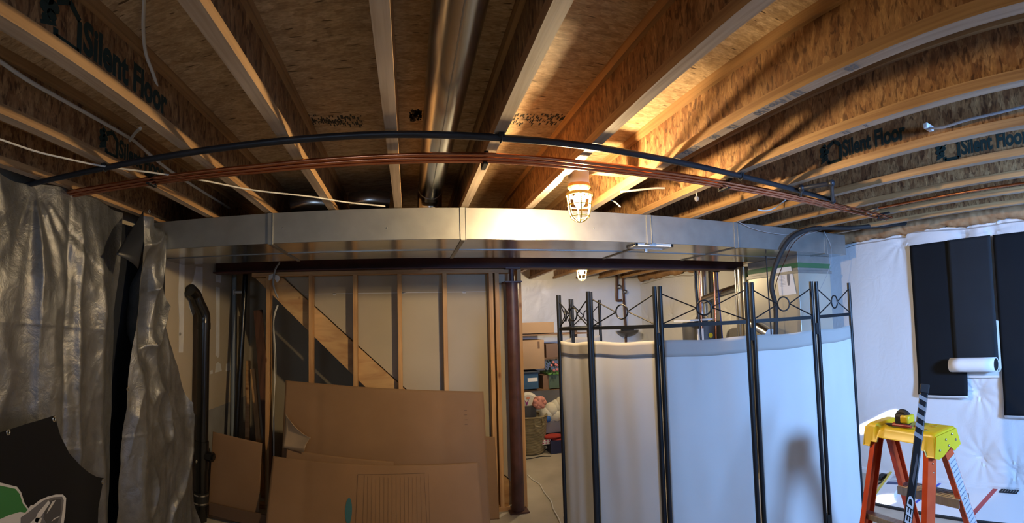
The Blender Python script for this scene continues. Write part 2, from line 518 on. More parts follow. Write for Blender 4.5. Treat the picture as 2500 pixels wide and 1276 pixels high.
m_sky = emit('daylight_pane', (0.35, 0.6, 1.0), 1.2)
window('window_1', 'y', 1.15, 2.35, 1.7, 2.2, YB, m_sky)
window('added_window', 'y', -1.0, -.2, 1.8, 2.2, YB, m_sky)  # unseen window, added to go with the cool fill lamp
window('window_3', 'x', 1.38, 1.80, 1.02, 1.9, XR - .03, m_sky)

# ------------------------------------------------------------------ ceiling joists
def make_joist(x):
    t = thing('ceiling_joist', '', 'joist', (x, (YB + YF) / 2, JB), 'wooden I-joists overhead')
    y0, y1 = YB + .01, YF - .01
    bb = B(); bb.box(x - .0222, x + .0222, y0, y1, JB + .0005, JB + .038); bb.mi = 1; bb.box(x - .0222, x + .0222, y0, y1, JB, JB + .0005)
    link('bottom_flange', bb, [m_fl, m_flb], t, smooth=0)
    link('top_flange', B().box(x - .0222, x + .0222, y0, y1, SUB - .038, SUB), m_fl, t, smooth=0)
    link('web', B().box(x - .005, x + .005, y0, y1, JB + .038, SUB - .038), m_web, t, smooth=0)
    return t
JL = {-4: 'ceiling joist closest to the silver tarp, its underside running above the tarp top edge',
      -3: 'ceiling joist with a half-hidden house print behind the long white cable, second from the tarp',
      -2: 'ceiling joist with the largest black lettering, above the silver tarp',
      -1: 'ceiling joist between the lettered left joist and the one beside the round duct',
      0: 'nearly head-on ceiling joist just left of the round metal duct',
      1: 'pale-bottomed ceiling joist just right of the round metal duct',
      2: 'orange-lit ceiling joist that passes right over the near caged lamp',
      3: 'ceiling joist with grey stencilled lettering along its pale underside',
      4: 'ceiling joist between the grey-stencilled joist and the lettered joist beside the grey cable',
      5: 'right-hand ceiling joist with black house logo and lettering beside the hanging grey cable',
      6: 'ceiling joist with black lettering one bay beyond the grey cable stub',
      7: 'ceiling joist just left of the lone copper pipe along the ceiling',
      8: 'ceiling joist just right of the lone copper pipe along the ceiling',
      9: 'last ceiling joist before the white insulated right wall'}
joists = {}; proto = None
for k in range(-4, 10):
    x = J0 + JS * k
    if proto is None: proto = make_joist(x); o = proto
    else:
        o = copy_tree(proto); o.location = (x, (YB + YF) / 2, JB)
    o['_w'] = Vector(o.location); o['label'] = JL[k]; joists[k] = o


def web_print(k, side, y0, size, txt, direction, house=True, dz=0.045, shear=0.0, wf=.7):
    """side +1: on the face towards +x. direction: +1 when the words run towards +y"""
    x = J0 + JS * k + side * 0.0056; z0 = JB + dz; o = joists[k]
    fn = lambda a, c: Vector((x, y0 + direction * a, z0 + c))
    hs = size * 1.25
    if house:
        bb = B(); ln = lambda pts, w_: [bb.bar(fn(*p), fn(*q), w_, 0.0008, up=(1, 0, 0)) for p, q in zip(pts, pts[1:])]
        ln([(.5 * hs, .22 * hs), (.5 * hs, .05 * hs), (1.25 * hs, .05 * hs), (1.25 * hs, .75 * hs), (.9 * hs, 1.0 * hs), (.5 * hs, .8 * hs)], 0.02)
        for i, (a, c, r) in enumerate(((.22, .75, .2), (.42, .62, .17), (.16, .5, .15), (.36, .42, .15), (.2, .28, .13), (.32, .9, .12))):
            q = [fn((a + r * math.cos(t * PI / 5)) * hs, (c + .8 * r * math.sin(t * PI / 5)) * hs) for t in range(10)]
            bb.prism(q, (side * .0008, 0, 0))
        bb.bar(fn(.05 * hs, .15 * hs), fn(.5 * hs, .3 * hs), 0.01, .0008, up=(1, 0, 0))
        link('printed_house', bb, m_ink2, o, smooth=0)
    text_mesh(txt, size * 1.25, lambda a, c: fn(a * wf + hs * 1.38, c + .02), 'printed_lettering', m_ink2, o, bold=size * .05, shear=shear)


web_print(-2, 1, px(92, 20, x=J0 - JS * 2).y, 0.105, 'Silent Floor', 1, wf=.8)
web_print(-3, 1, px(240, 300, x=J0 - JS * 3).y, 0.09, 'Silent Floor', 1, wf=.8)
web_print(5, -1, px(2003, 380, x=J0 + JS * 5).y, 0.09, 'Silent Floor', -1)
web_print(6, -1, px(2284, 370, x=J0 + JS * 6).y, 0.09, 'Silent Floor', -1)


def under_print(k, y0, txt, size):
    x = J0 + JS * k
    text_mesh(txt, size, lambda a, c: Vector((x - size * .36 + c, y0 + a, JB - .0006)), 'stencilled_lettering', m_inkg, joists[k], bold=size * .02)
for args in ((3, 1.02, 'TJI / Pro-150', .045), (3, 1.36, 'TS', .045), (3, 1.48, '88', .045), (3, 1.62, 'PS 22', .045), (3, .80, 'BB', .04), (4, 1.05, '8', .035), (4, 1.14, '33', .035), (4, 1.27, '33', .035), (4, 1.50, 'TJI / Pro - 150', .035), (4, 1.80, 'TS', .035)):
    under_print(*args)
bb = B()                                      # smudged mill stamps under the subfloor
for (ua, va, ub, vb) in ((748, 278, 884, 304), (1240, 276, 1390, 300), (1000, 262, 1028, 292)):
    p = px(ua, (va + vb) / 2, z=SUB); q = px(ub, (va + vb) / 2, z=SUB)
    for i in range(34):
        a = p.lerp(q, (i + .5) / 34)
        for c in (0, 1):
            ya = a.y + random.uniform(-.05, .01) + c * .05
            bb.box(a.x - .002, a.x + .002 + random.random() * .004, ya, ya + random.uniform(.01, .04), SUB - .0012, SUB - .0004)
o = struct('trim_1', bb, m_ink, smooth=0)

# ------------------------------------------------------------------ rectangular duct
DX0, DX1, DY0, DY1, DZ0, DZ1 = -1.83, 3.66, 2.84, 3.62, 2.16, 2.352
t = thing('rectangular_duct', 'long galvanized rectangular duct hung under the joists across the room', 'duct', ((DX0 + DX1) / 2, 3.28, DZ0))
b = B(); b.box(DX0, DX1, DY0, 3.235, DZ0 + .001, DZ1); link('near_duct_run', b, m_galv, t, bevel=.002)
b = B(); b.box(DX0, DX1, 3.25, DY1, DZ0 + .001, DZ1); link('far_duct_run', b, m_galv, t, bevel=.002)
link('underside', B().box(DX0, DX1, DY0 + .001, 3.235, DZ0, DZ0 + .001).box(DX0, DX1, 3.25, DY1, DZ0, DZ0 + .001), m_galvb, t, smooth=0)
link('middle_seam', B().box(DX0, DX1, 3.233, 3.252, DZ0 - .004, DZ0 + .004), m_galvd, t)
for u in (660, 1130, 1583, 1795, 2012):
    x = px(u, 560, y=DY0).x
    b = B(); b.box(x - .016, x + .016, DY0 - .007, DY0 + .002, DZ0 - .002, DZ1)
    b.box(x - .012, x + .012, DY0 - .004, DY1, DZ0 - .006, DZ0 + .002)
    b.box(x + .016, x + .019, DY0 - .011, DY0 + .002, DZ0 - .006, DZ1)
    link('joint_cleat', b, m_galv, t, bevel=.001)
b = B()
for u in (945, 690, 1450): p = px(u, 556, y=DY0); b.ball((p.x, DY0 - .001, p.z), .005, 8, 6)
pieces('screw', b, m_rivet, t)
# duct register lying open under the duct
c0 = px(1590, 600, z=DZ0)
t = thing('duct_register', 'small pale vent register under the duct, right of the near lamp', 'vent', (c0.x, c0.y, DZ0 - .02))
b = B(); b.box(c0.x - .16, c0.x + .14, c0.y - .07, c0.y - .055, DZ0 - .014, DZ0); b.box(c0.x - .16, c0.x + .14, c0.y + .055, c0.y + .07, DZ0 - .014, DZ0)
b.box(c0.x - .16, c0.x - .14, c0.y - .07, c0.y + .07, DZ0 - .014, DZ0); b.box(c0.x + .12, c0.x + .14, c0.y - .07, c0.y + .07, DZ0 - .014, DZ0)
link('frame', b, m_white, t, bevel=.001)
b = B()
for i in range(8): y = c0.y - .05 + i * .0137; b.bar((c0.x - .14, y, DZ0 - .008), (c0.x + .12, y, DZ0 - .008), .01, .002, up=(0, .5, 1))
pieces('louvre', b, m_white, t)
link('lever', B().box(c0.x - .02, c0.x + .0, c0.y + .06, c0.y + .075, DZ0 - .035, DZ0 - .012), m_white, t)

# ------------------------------------------------------------------ round duct between two joists
rx, rz, rr = 0.146, 2.505, 0.076
t = thing('round_duct', 'shiny round metal duct running between the joists towards the viewer', 'duct', (rx, 2.0, rz - rr))
link('pipe', B().tube([(rx, YB + .05, rz), (rx, 2.96, rz)], rr, 32), m_galvr, t)
link('seam', B().box(rx - .002, rx + .002, YB + .05, 2.96, rz - rr - .002, rz - rr + .003), m_galvd, t)
b = B(); b.tube(spline([(rx, 2.95, rz), (rx, 3.03, rz - .015), (rx, 3.08, rz - .07), (rx, 3.09, rz - .15)], 5), rr + .003, 32)
link('elbow', b, m_galvr, t)
b = B(); b.lathe([(rr + .006, 0), (rr + .03, -.035), (rr + .03, -.04)], (rx, 3.09, 2.40), 4, Matrix.Rotation(PI / 4, 3, 'Z')); link('boot', b, m_galv, t)
# other take-off boots in the dark bays
for k, (u, lab) in enumerate(((900, 'boxy metal duct elbow in the dark bay left of the round duct'), (760, 'boxy metal duct elbow deeper in the second dark bay left of the round duct'))):
    x = J0 + JS * (-.5 - k)
    b = B(); b.tube(spline([(x - .12, 3.2, 2.48), (x, 3.18, 2.49), (x + .13, 3.2, 2.48)], 4), .072, 20)
    tag(link('duct_elbow', b, m_galvr), lab, 'duct', 'duct elbows above the rectangular duct')

# ------------------------------------------------------------------ steel beam and post
t = thing('steel_beam', 'dark red steel I-beam spanning above the stud wall', 'beam', (0.9, 4.33, 2.155))
bx0, bx1 = -1.83, 3.62
link('bottom_flange', B().box(bx0, bx1, 4.255, 4.405, 2.155, 2.168), m_beam, t, bevel=.002)
link('top_flange', B().box(bx0, bx1, 4.255, 4.405, 2.344, 2.356), m_beam, t, bevel=.002)
link('web', B().box(bx0, bx1, 4.325, 4.335, 2.168, 2.344), m_beam, t)
t = thing('steel_post', 'round dark red steel post under the beam beside the stud wall end', 'column', (0.935, 4.28, 0))
link('shaft', B().tube([(0.935, 4.28, .012), (0.935, 4.28, 2.02)], .057, 28), m_col, t)
link('base_plate', B().box(.85, 1.02, 4.2, 4.36, 0, .012), m_col, t)
pieces('cap_plate', B().box(.855, 1.015, 4.21, 4.37, 2.02, 2.032).box(.87, 1.0, 4.22, 4.36, 2.145, 2.154), m_col, t)
link('jack_screw', B().tube([(0.935, 4.28, 2.03), (0.935, 4.28, 2.15)], .022, 14), m_col, t)

# ------------------------------------------------------------------ stud wall
b = B().box(-1.45, .93, 4.30, 4.389, 2.115, 2.153)
tag(link('top_plate', b, m_plate, bevel=.002), 'horizontal timber top plate directly under the red beam', 'timber', 'stud wall framing')
b = B().box(-1.45, .87, 4.30, 4.389, 0, .038)
tag(link('bottom_plate', b, m_plate, bevel=.002), 'timber bottom plate on the concrete under the stud wall', 'timber', 'stud wall framing')
xs = [-1.29, -.885, -.48, -.08, .325, .745, .80]
SL = ['wall stud with the grey and white cables tacked to it', 'wall stud second from the left, crossing the stair stringer high up',
      'wall stud third from the left, crossing the lower half of the stringer', 'wall stud at the lower end of the stair stringer',
      'last wall stud before the doubled studs at the post', 'left one of the doubled studs beside the red post', 'right one of the doubled studs beside the red post']
for x, l in zip(xs, SL):
    tag(link('wall_stud', B().box(x - .019, x + .019, 4.30, 4.389, .038, 2.115), m_stud, bevel=.002), l, 'stud', 'vertical wall studs')
tag(link('wall_stud', B().box(.996, 1.034, 4.33, 4.42, .0, 2.153), m_stud, bevel=.002), 'single timber stud just right of the round red post', 'stud', 'vertical wall studs')
# stair stringer, drywall above it
sy = 4.392
lo1, lo2 = px(666, 721, y=sy), px(867, 920, y=sy); up1, up2 = px(768, 749, y=sy), px(900, 870, y=sy)
def on(a, c, z): tt = (z - a.z) / (c.z - a.z); return a + (c - a) * tt
zt = 2.11; zb = 0.02
q_ = up1 + (up2 - up1) * ((.93 - up1.x) / (up2.x - up1.x))
poly_ = [on(lo1, lo2, zt), on(up1, up2, zt), q_, Vector((.93, sy, zb)), on(lo1, lo2, zb)]
if on(lo1, lo2, zb).x > .93: poly_ = poly_[:3] + [lo1 + (lo2 - lo1) * ((.93 - lo1.x) / (lo2.x - lo1.x))]
tag(link('stair_stringer', B().prism(poly_, (0, .038, 0)), m_string, bevel=.002), 'slanting pine stair stringer crossing behind the studs', 'stair stringer')
e1, e2 = on(up1, up2, 2.15), on(up1, up2, .02)
b = B(); b.prism([(e1.x + .012, 4.432, 2.15), (.93, 4.432, 2.15), (.93, 4.432, e2.z + (e1.z - e2.z) * (.918 - e2.x) / (e1.x - e2.x))], (0, .0127, 0))
p = px(1000, 714, y=4.43)
b.mi = 1; b.box(e1.x + .25, .72, 4.4300, 4.4322, p.z - .003, p.z + .003)
for xx in (-.06, .5, -.7): b.box(xx, xx + .03, 4.4300, 4.4322, p.z - .012, p.z + .006)
tag(link('drywall_sheet', b, [m_dry, m_mud], smooth=0), 'beige drywall sheet fixed behind the studs above the slanting stringer', 'drywall')

# ------------------------------------------------------------------ copper and black pipes
def pipe(name, pts, r, m, label, cat, group=None, n=14):
    t = thing(name, label, cat, (Vector(pts[0]) + Vector(pts[-1])) / 2, group); link('pipe_run', B().tube(pts, r, n), m, t); return t
bp = [(-1.80, 1.685, 2.337), (-.06, 1.705, 2.342), (0.73, 1.745, 2.342), (1.483, 1.825, 2.342), (2.36, 1.925, 2.342)]
t = pipe('gas_pipe', bp, .0135, m_blackp, 'black steel pipe running across under all the joists', 'pipe', 'pipes under the joists')
ja, jb, jc, jd = px(2033, 490, z=2.338), px(2030, 447, z=2.338), px(1957, 459, z=2.338), px(1953, 478, z=2.345)
link('return_bend', B().tube([bp[-1], ja, ja.lerp(jb, .9), jb, jb.lerp(jc, .1), jc, jd], .0125, 12), m_blackp, t)
for p in (ja, jb, jc): link('elbow', B().ball(p, .02), m_blackp, t)
for x, y in ((-1.25, 1.69), (.35, 1.72), (1.55, 1.835)):
    link('pipe_hanger', B().box(x - .01, x + .01, y - .016, y + .016, 2.34, 2.358).tube([(x, y + .019 * math.cos(a * PI / 6), 2.341 + .019 * math.sin(a * PI / 6)) for a in range(12)], .003, 6, closed=True), m_blkm, t)
cps = [((.0, 0.0), 'upper'), ((.026, -.006), 'middle'), ((.050, -.010), 'lower')]
for (dy, dz), nm in cps:
    pts = [(-1.80, 1.90 + dy, 2.338 + dz), (-.65, 1.935 + dy, 2.338 + dz), (.35, 1.895 + dy, 2.338 + dz), (.81, 1.92 + dy, 2.338 + dz), (1.544, 1.945 + dy, 2.338 + dz), (3.20, 2.01 + dy, 2.338 + dz)]
    if nm == 'middle': pts = [(a, y, z) for a, y, z in pts[:-1]] + [(2.6, 2.0, 2.33)]
    t = pipe('copper_pipe', pts, .0085, m_copper, {'upper': 'nearest of the three parallel copper pipes under the joists', 'middle': 'middle of the three parallel copper pipes under the joists', 'lower': 'farthest of the three parallel copper pipes under the joists'}[nm], 'pipe', 'pipes under the joists')
for u, vv, l in ((372, 440, 'black clamp on the copper pipes at the left by the tarp'), (1187, 383, 'black clamp holding the copper pipes right of the round duct'), (1775, 448, 'black clamp joining copper and black pipes right of the lamp'), (2148, 528, 'black clamp on the copper pipes near the right wall')):
    p = px(u, vv, z=2.335)
    b = B().box(p.x - .009, p.x + .009, 1.885 + (p.x + 1) * .015, 1.98 + (p.x + 1) * .02, 2.346, 2.357); b.box(p.x - .009, p.x + .009, 1.965 + (p.x + 1) * .02, 1.975 + (p.x + 1) * .02, 2.312, 2.35)
    b.box(p.x - .009, p.x + .009, 1.9 + (p.x + 1) * .015, 1.975 + (p.x + 1) * .02, 2.308, 2.314)
    tag(link('pipe_clamp', b, m_blkm), l, 'clamp', 'pipe clamps')
# lone copper pipe along the joists
t = pipe('copper_pipe', [(2.95, YB + .1, 2.37), (2.95, 2.0, 2.37)], .0085, m_copper, 'single copper pipe running lengthwise between two right-hand joists', 'pipe')
link('valve', B().tube([(2.95, 1.96, 2.37), (2.95, 2.06, 2.36)], .016, 12).tube([(2.95, 2.03, 2.33), (2.95, 2.03, 2.37)], .012, 10), m_galvd, t)
link('bend', B().tube(spline([(2.95, 2.0, 2.37), (2.95, 2.06, 2.365), (2.93, 2.07, 2.33)], 4), .0095, 12), m_copper, t)

# ------------------------------------------------------------------ near caged lamp
def caged_lamp(c, zt, s, label, bulbm):
    x, y = c
    t = thing('caged_lamp', label, 'lamp', (x, y, zt - .25 * s), 'caged ceiling lamps')
    link('junction_box', B().lathe([(.052 * s, 0), (.052 * s, -.06 * s), (.056 * s, -.07 * s)], (x, y, zt), 24), m_white, t)
    link('lamp_base', B().lathe([(.056 * s, -.07 * s), (.057 * s, -.085 * s), (.045 * s, -.1 * s), (.03 * s, -.106 * s)], (x, y, zt), 28), m_olamp, t)
    cg = link('cage', B().lathe([(.062 * s, -.112 * s), (.066 * s, -.116 * s), (.067 * s, -.128 * s), (.062 * s, -.130 * s), (.062 * s, -.112 * s)], (x, y, zt), 28, cap=False), m_cage, t)
    b = B()
    for k in range(6):
        a = k * PI / 3 + .3
        b.tube(spline([(x + r * s * math.cos(a), y + r * s * math.sin(a), zt + h * s) for r, h in ((.018, -.106), (.045, -.112), (.064, -.122), (.060, -.17), (.057, -.20), (.045, -.232), (.02, -.252), (.0, -.256))], 4), .0036 * s, 6)
    for r, h in ((.0605, -.175), (.046, -.23)):
        b.tube([(x + r * s * math.cos(k * PI / 12), y + r * s * math.sin(k * PI / 12), zt + h * s) for k in range(24)], .0032 * s, 6, closed=True)
    pieces('cage_wire', b, m_cage, cg)
    prof = [(.001, -.183), (.016, -.180), (.026, -.168), (.029, -.150), (.026, -.130), (.018, -.115), (.016, -.108)]
    link('bulb', B().lathe([(r * s, h * s) for r, h in prof[::-1]], (x, y, zt), 20), bulbm, t)
    return t
caged_lamp((.832, 2.20), 2.395, 1.0, 'caged bulb lamp glowing under the joists in front of the duct', m_bulb)
p = px(1420, 650, y=5.5)
caged_lamp((p.x, 5.5), 2.40, 1.0, 'caged bulb lamp far back, only its bottom showing under the beam', m_bulb2)
# wooden cleat that holds the near lamp box
tag(link('mounting_block', B().box(.768, 1.12, 2.155, 2.245, 2.395, 2.433), m_plate), 'short timber block between joists above the near caged lamp', 'timber')
tag(link('mounting_block', B().box(J0 + JS * 5 + .024, J0 + JS * 6 - .024, 5.45, 5.55, 2.40, 2.438), m_plate), 'short timber block between joists above the far caged lamp', 'timber')

# ------------------------------------------------------------------ silver tarp on the left
PIN = px(112, 446, x=-1.62)
TB = 0.03


def ridge(y, z, ph, fy, fz):
    """sharp crumple lines"""
    return 1 - min(1, abs(noise.noise((y * fy + ph, z * fz, ph * 1.7))) * 3.2)


def folds(y, z, ph):
    d = 0.022 * math.sin(y * 6.5 + .8 * math.sin(z * 1.1) + ph) + 0.008 * math.sin(y * 17 + z * .5 + ph * 2)
    # creases that fan out below the nail
    dy = y - PIN.y; dz = max(0.01, PIN.z - z); a = math.atan2(dy, dz)
    if abs(a) < 0.9: d += 0.050 * math.exp(-abs(a - .03) * 6.5) * min(1, dz * 2.5) * (1 - .35 * min(1, dz / 2)) + .006 * math.sin(a * 19) * math.exp(-dz * .7) * min(1, dz * 4)
    for yc, tilt, wd, am in ((1.33, .05, .035, .03), (2.04, -.02, .03, .028), (2.26, -.06, .05, .035), (1.93, .0, .02, -.018)):
        u = (y - yc - tilt * (z - 1.2)) / wd
        d += am / (1 + u * u) * (1 if z < 2.0 else max(.2, (2.35 - z) / .35))
    q = noise.voronoi((y * 4.0 + .25 * noise.noise((y * 3, z * 3, 0)), z * 1.7, ph), distance_metric='DISTANCE', exponent=2.5)[0]
    q2 = noise.voronoi((y * 10 + .3 * noise.noise((y * 6, z * 6, 2)), z * 6, ph + 3), distance_metric='DISTANCE', exponent=2.5)[0]
    d += .045 * q[0] + .009 * q2[0] + .008 * noise.noise((y * 2.2, z * 1.0, ph))
    for zc in (.98, 1.62): d += .003 * math.exp(-((z - zc + .02 * math.sin(y * 3)) / .008) ** 2)
    return d


def sheet1(s, t):
    ztop = 2.352 - .03 * math.sin(PI * min(1, abs(s - .33) * 3)) ** 2
    z = TB + (ztop - TB) * t
    y0, y1 = 0.55, 2.50 - .16 * (1 - t)
    y = y0 + (y1 - y0) * s
    return (-1.70 + folds(y, z, 0.3), y, z)


TO = thing('silver_tarp', 'wrinkled silver tarp nailed to the joists along the left side', 'tarp', (-1.65, 1.6, 0))
link('main_sheet', B().grid(sheet1, 230, 260), m_tarp, TO, smooth=60)


def interp(tab, q):
    for (a, va), (c, vc) in zip(tab, tab[1:]):
        if q <= c: return va + (vc - va) * (q - a) / (c - a)
    return tab[-1][1]


def sheet2(s, t):
    z = TB + (2.33 - TB) * t
    h = z
    ya = interp([(0, 2.36), (1.0, 2.44), (1.6, 2.52), (2.05, 2.60), (2.34, 2.56)], h)
    yb = interp([(0, 3.50), (.5, 3.42), (1.0, 3.30), (1.32, 3.14), (1.65, 2.99), (2.1, 2.93), (2.26, 2.86), (2.34, 2.66)], h)
    y = ya + (yb - ya) * s
    d = folds(y * 1.3 + 4, z, 4.0) * 1.2 + .07 * math.sin(s * PI) * (.6 + .4 * math.sin(z * 3.2))
    d += .045 * ridge(y, z, 9.3, 3.5, 2.0) ** 2 * (.3 + s)
    # deep dark hollow between the folds
    if 1.35 < z < 2.15: d -= .16 * math.exp(-((s - .28) / .16) ** 2) * math.sin(PI * (z - 1.35) / .8)
    return (-1.66 + d, y, z)


def flap(s, t):
    """corner of the sheet folded over, dark back outwards"""
    a = px(350, 514, x=-1.56); c = px(283, 620, x=-1.52); d = px(337, 656, x=-1.50); e = px(352, 600, x=-1.50)
    p = a.lerp(c, t); q = a.lerp(e, t) if t < .8 else a.lerp(e, .8).lerp(d, (t - .8) / .2)
    r = p.lerp(q, s); r.x += .02 * math.sin(s * PI) * t; return r
link('side_sheet', B().grid(sheet2, 170, 260), [m_tarp], TO, smooth=60)
link('folded_corner', B().grid(flap, 12, 16), m_tarpb, TO, solid=.002)
b = B(); b.grid(lambda s, t: (-1.74 - .01 * math.sin(s * 9), 2.30 + .85 * s, 0.05 + 2.25 * t), 6, 6); link('black_liner', b, m_tarpb, TO)
b = B()
for (u, vv) in ((358, 517), (434, 815), (474, 1125), (305, 948)):
    p = px(u, vv, x=-1.52 if u < 400 else -1.60); b.tube([(p.x + .02, p.y + .010 * math.cos(a * PI / 6), p.z + .010 * math.sin(a * PI / 6)) for a in range(12)], .0028, 6, closed=True)
pieces('grommet', b, m_brass, TO)

# black banner pinned over the tarp
BX = -1.555
def bpt(u, vv, dx=0): p = px(u, vv, x=BX); return Vector((BX + dx, p.y, p.z))
out = [(-60, 1072), (0, 1055), (65, 1034), (133, 1014), (146, 1062), (168, 1105), (195, 1135), (215, 1152), (235, 1163), (252, 1166), (246, 1200), (239, 1240), (238, 1276), (240, 1340), (244, 1500), (-60, 1560)]
BN = thing('black_banner', 'black fabric banner with metal eyelets and a green emblem, in front of the tarp', 'banner', bpt(60, 1400))
link('cloth', B().prism([bpt(*q) for q in out], (.003, 0, 0)), mat('black_cloth', (.006, .006, .007), .9, **{'Specular IOR Level': .2}), BN, smooth=0)
b = B()
for u, vv in ((18, 1054), (130, 1022), (249, 1174)):
    p = bpt(u, vv, .006); b.tube([(p.x, p.y + .009 * math.cos(a * PI / 6), p.z + .011 * math.sin(a * PI / 6)) for a in range(12)], .003, 6, closed=True)
pieces('grommet', b, m_brass, BN)
def art(name, pts, m, dx): link(name, B().prism([bpt(*q, dx) for q in pts], (.0008, 0, 0)), m, BN, smooth=0)
m_a1 = mat('print_white', (0.45, 0.45, 0.45), .7); m_a2 = mat('print_green', (0.02, 0.14, 0.03), .7); m_a3 = mat('print_grey', (0.10, 0.10, 0.11), .7); m_a4 = mat('print_dark_grey', (.045, .045, .05), .7)
art('white_outline', [(-60, 1176), (0, 1177), (40, 1187), (50, 1200), (58, 1225), (68, 1240), (74, 1232), (80, 1232), (95, 1220), (115, 1211), (135, 1206), (152, 1206), (160, 1214), (158, 1250), (152, 1290), (140, 1340), (-60, 1340)], m_a1, .003)
art('green_shape', [(-60, 1183), (0, 1184), (36, 1192), (46, 1204), (54, 1228), (66, 1243), (60, 1250), (47, 1248), (20, 1256), (0, 1265), (-60, 1285)], m_a2, .004)
art('grey_shape', [(68, 1249), (84, 1236), (105, 1220), (130, 1212), (150, 1211), (154, 1220), (150, 1252), (143, 1300), (135, 1340), (48, 1340), (49, 1262)], m_a3, .004)
art('dark_shape', [(118, 1222), (134, 1216), (148, 1217), (146, 1250), (138, 1276), (120, 1290), (104, 1262), (110, 1240)], m_a4, .005)
for q in ([(116, 1220), (90, 1250), (82, 1270), (88, 1276), (100, 1255), (120, 1226)], [(134, 1219), (122, 1238), (112, 1252), (116, 1240), (126, 1222)], [(145, 1258), (128, 1268), (123, 1272), (130, 1263)], [(70, 1276), (84, 1262), (100, 1262), (96, 1276), (84, 1300), (72, 1300)]):
    art('white_mark', q, m_a1, .006)

# ------------------------------------------------------------------ left corner: drain pipes, boards
pc = Vector((-1.735, 3.85, 0))
t = thing('drain_pipe', 'thick black plastic drain pipe standing by the left wall with an elbow at the top', 'pipe', pc)
zt = px(490, 790, y=3.85).z
q = px(461, 716, x=-1.80)
link('pipe_run', B().tube([pc + Vector((0, 0, .0)), pc + Vector((0, 0, zt))], .053, 28), m_abs, t)
link('elbow', B().tube(spline([pc + Vector((0, 0, zt - .02)), pc + Vector((-.005, -.0, zt + .08)), pc + Vector((-.03, -.06, zt + .18)), Vector((q.x + .02, q.y + .08, q.z - .01)), Vector((XL + .05, q.y - .0, q.z + .03))], 6), .057, 24), m_abs, t)
link('coupling', B().tube([pc + Vector((0, 0, zt - .05)), pc + Vector((0, 0, zt + .01))], .06, 28), m_abs, t)
z1 = px(490, 1110, y=3.85).z
link('cleanout', B().tube([pc + Vector((0, 0, z1 - .12)), pc + Vector((0, 0, z1 + .12))], .06, 28).tube([pc + Vector((.02, 0, z1)), pc + Vector((.11, -.02, z1))], .04, 20).tube([pc + Vector((.10, -.02, z1)), pc + Vector((.125, -.024, z1))], .025, 6), m_abs, t)
z2 = px(490, 1215, y=3.85).z
link('rubber_coupling', B().tube([pc + Vector((0, 0, z2 - .05)), pc + Vector((0, 0, z2 + .05))], .062, 28), m_blkm, t)
link('hose_band', B().tube([pc + Vector((0, 0, z2 + .028)), pc + Vector((0, 0, z2 + .04))], .0635, 28).tube([pc + Vector((0, 0, z2 - .04)), pc + Vector((0, 0, z2 - .028))], .0635, 28), m_rivet, t)
a, c = px(600, 662, y=4.6), px(580, 1000, y=4.5)
d_ = c + (c - a) * ((c.z - 0.0) / (a.z - c.z))
tag(link('leaning_pole', B().tube([a, d_], .028, 16), m_abs), 'thin black pole leaning in the corner under the beam end', 'pole')
a = px(571, 1000, x=XL + .04)
t = thing('water_pipe', 'pale grey vertical pipe on the left wall near the corner', 'pipe', (XL + .03, a.y, 0))
link('pipe_run', B().tube([(XL + .03, a.y, 0), (XL + .03, a.y, 2.3)], .026, 14), mat('pale_blue_grey', (.25, .29, .33), .4), t)
q = px(572, 713, x=XL + .04)
link('valve', B().tube([q, q + Vector((.10, -.0, .0))], .014, 12).ball(q + Vector((.11, 0, 0)), .026).lathe([(.035, 0), (.035, .01)], q, 16, Matrix.Rotation(PI / 2, 3, 'Y')), m_white, t)
for i, (u0, v0_, u1, w_, l, m_) in enumerate(((630, 757, 655, .09, 'dark reddish board leaning under the stairs left of the first stud', m_darkw), (617, 900, 632, .05, 'narrow light timber leaning left of the dark board', m_stud), (606, 880, 604, .045, 'thin pale board standing in the corner behind the black pole', m_plate))):
    a = px(u0, v0_, y=4.75 + i * .06); c = px(u1, 1080, y=4.62 + i * .06); e = c + (c - a) * (c.z / (a.z - c.z))
    tag(link('leaning_board', B().bar(a, e, w_, .03, up=(0, 1, 0)), m_, bevel=.002), l, 'board', 'boards leaning under the stairs')
# cables on the first stud
sx = xs[0]
tag(link('cable', B().tube(spline([px(683, 640, y=4.24), px(672, 658, y=4.24), px(667, 690, y=4.24), px(672, 712, y=4.26), px(679, 727, y=4.27)], 6), .009, 10), m_gcable), 'short grey cable hanging from the beam at the first stud', 'cable', 'cables at the first stud')
for k in (0, 1):
    tag(link('cable', B().tube(spline([px(677 + k * 2, 745, y=4.3), px(670 + k * 2, 765, y=4.285), px(668, 790, y=4.285), px(672 - k * 3, 850, y=4.285), px(673 - k * 3, 910, y=4.285), px(668 + k, 990, y=4.285), px(668 + k, 1080, y=4.285), px(668 + k, 1200, y=4.285)], 6), .0045, 8), m_wcable),
        ('white cable running down the first stud, nearer the corner boards', 'white cable running down the first stud, nearer the stair stringer')[1 - k], 'cable', 'cables at the first stud')
q = px(668, 676, y=4.27)
tag(link('cable_bracket', B().prism([q + Vector(d) for d in ((-.05, 0, -.03), (-.045, 0, .02), (-.01, 0, .03), (.05, 0, .01), (.055, 0, -.02), (.03, 0, -.05), (.0, 0, .0))], (0, .03, 0)), m_white), 'white plastic bracket at the top of the first stud', 'bracket')

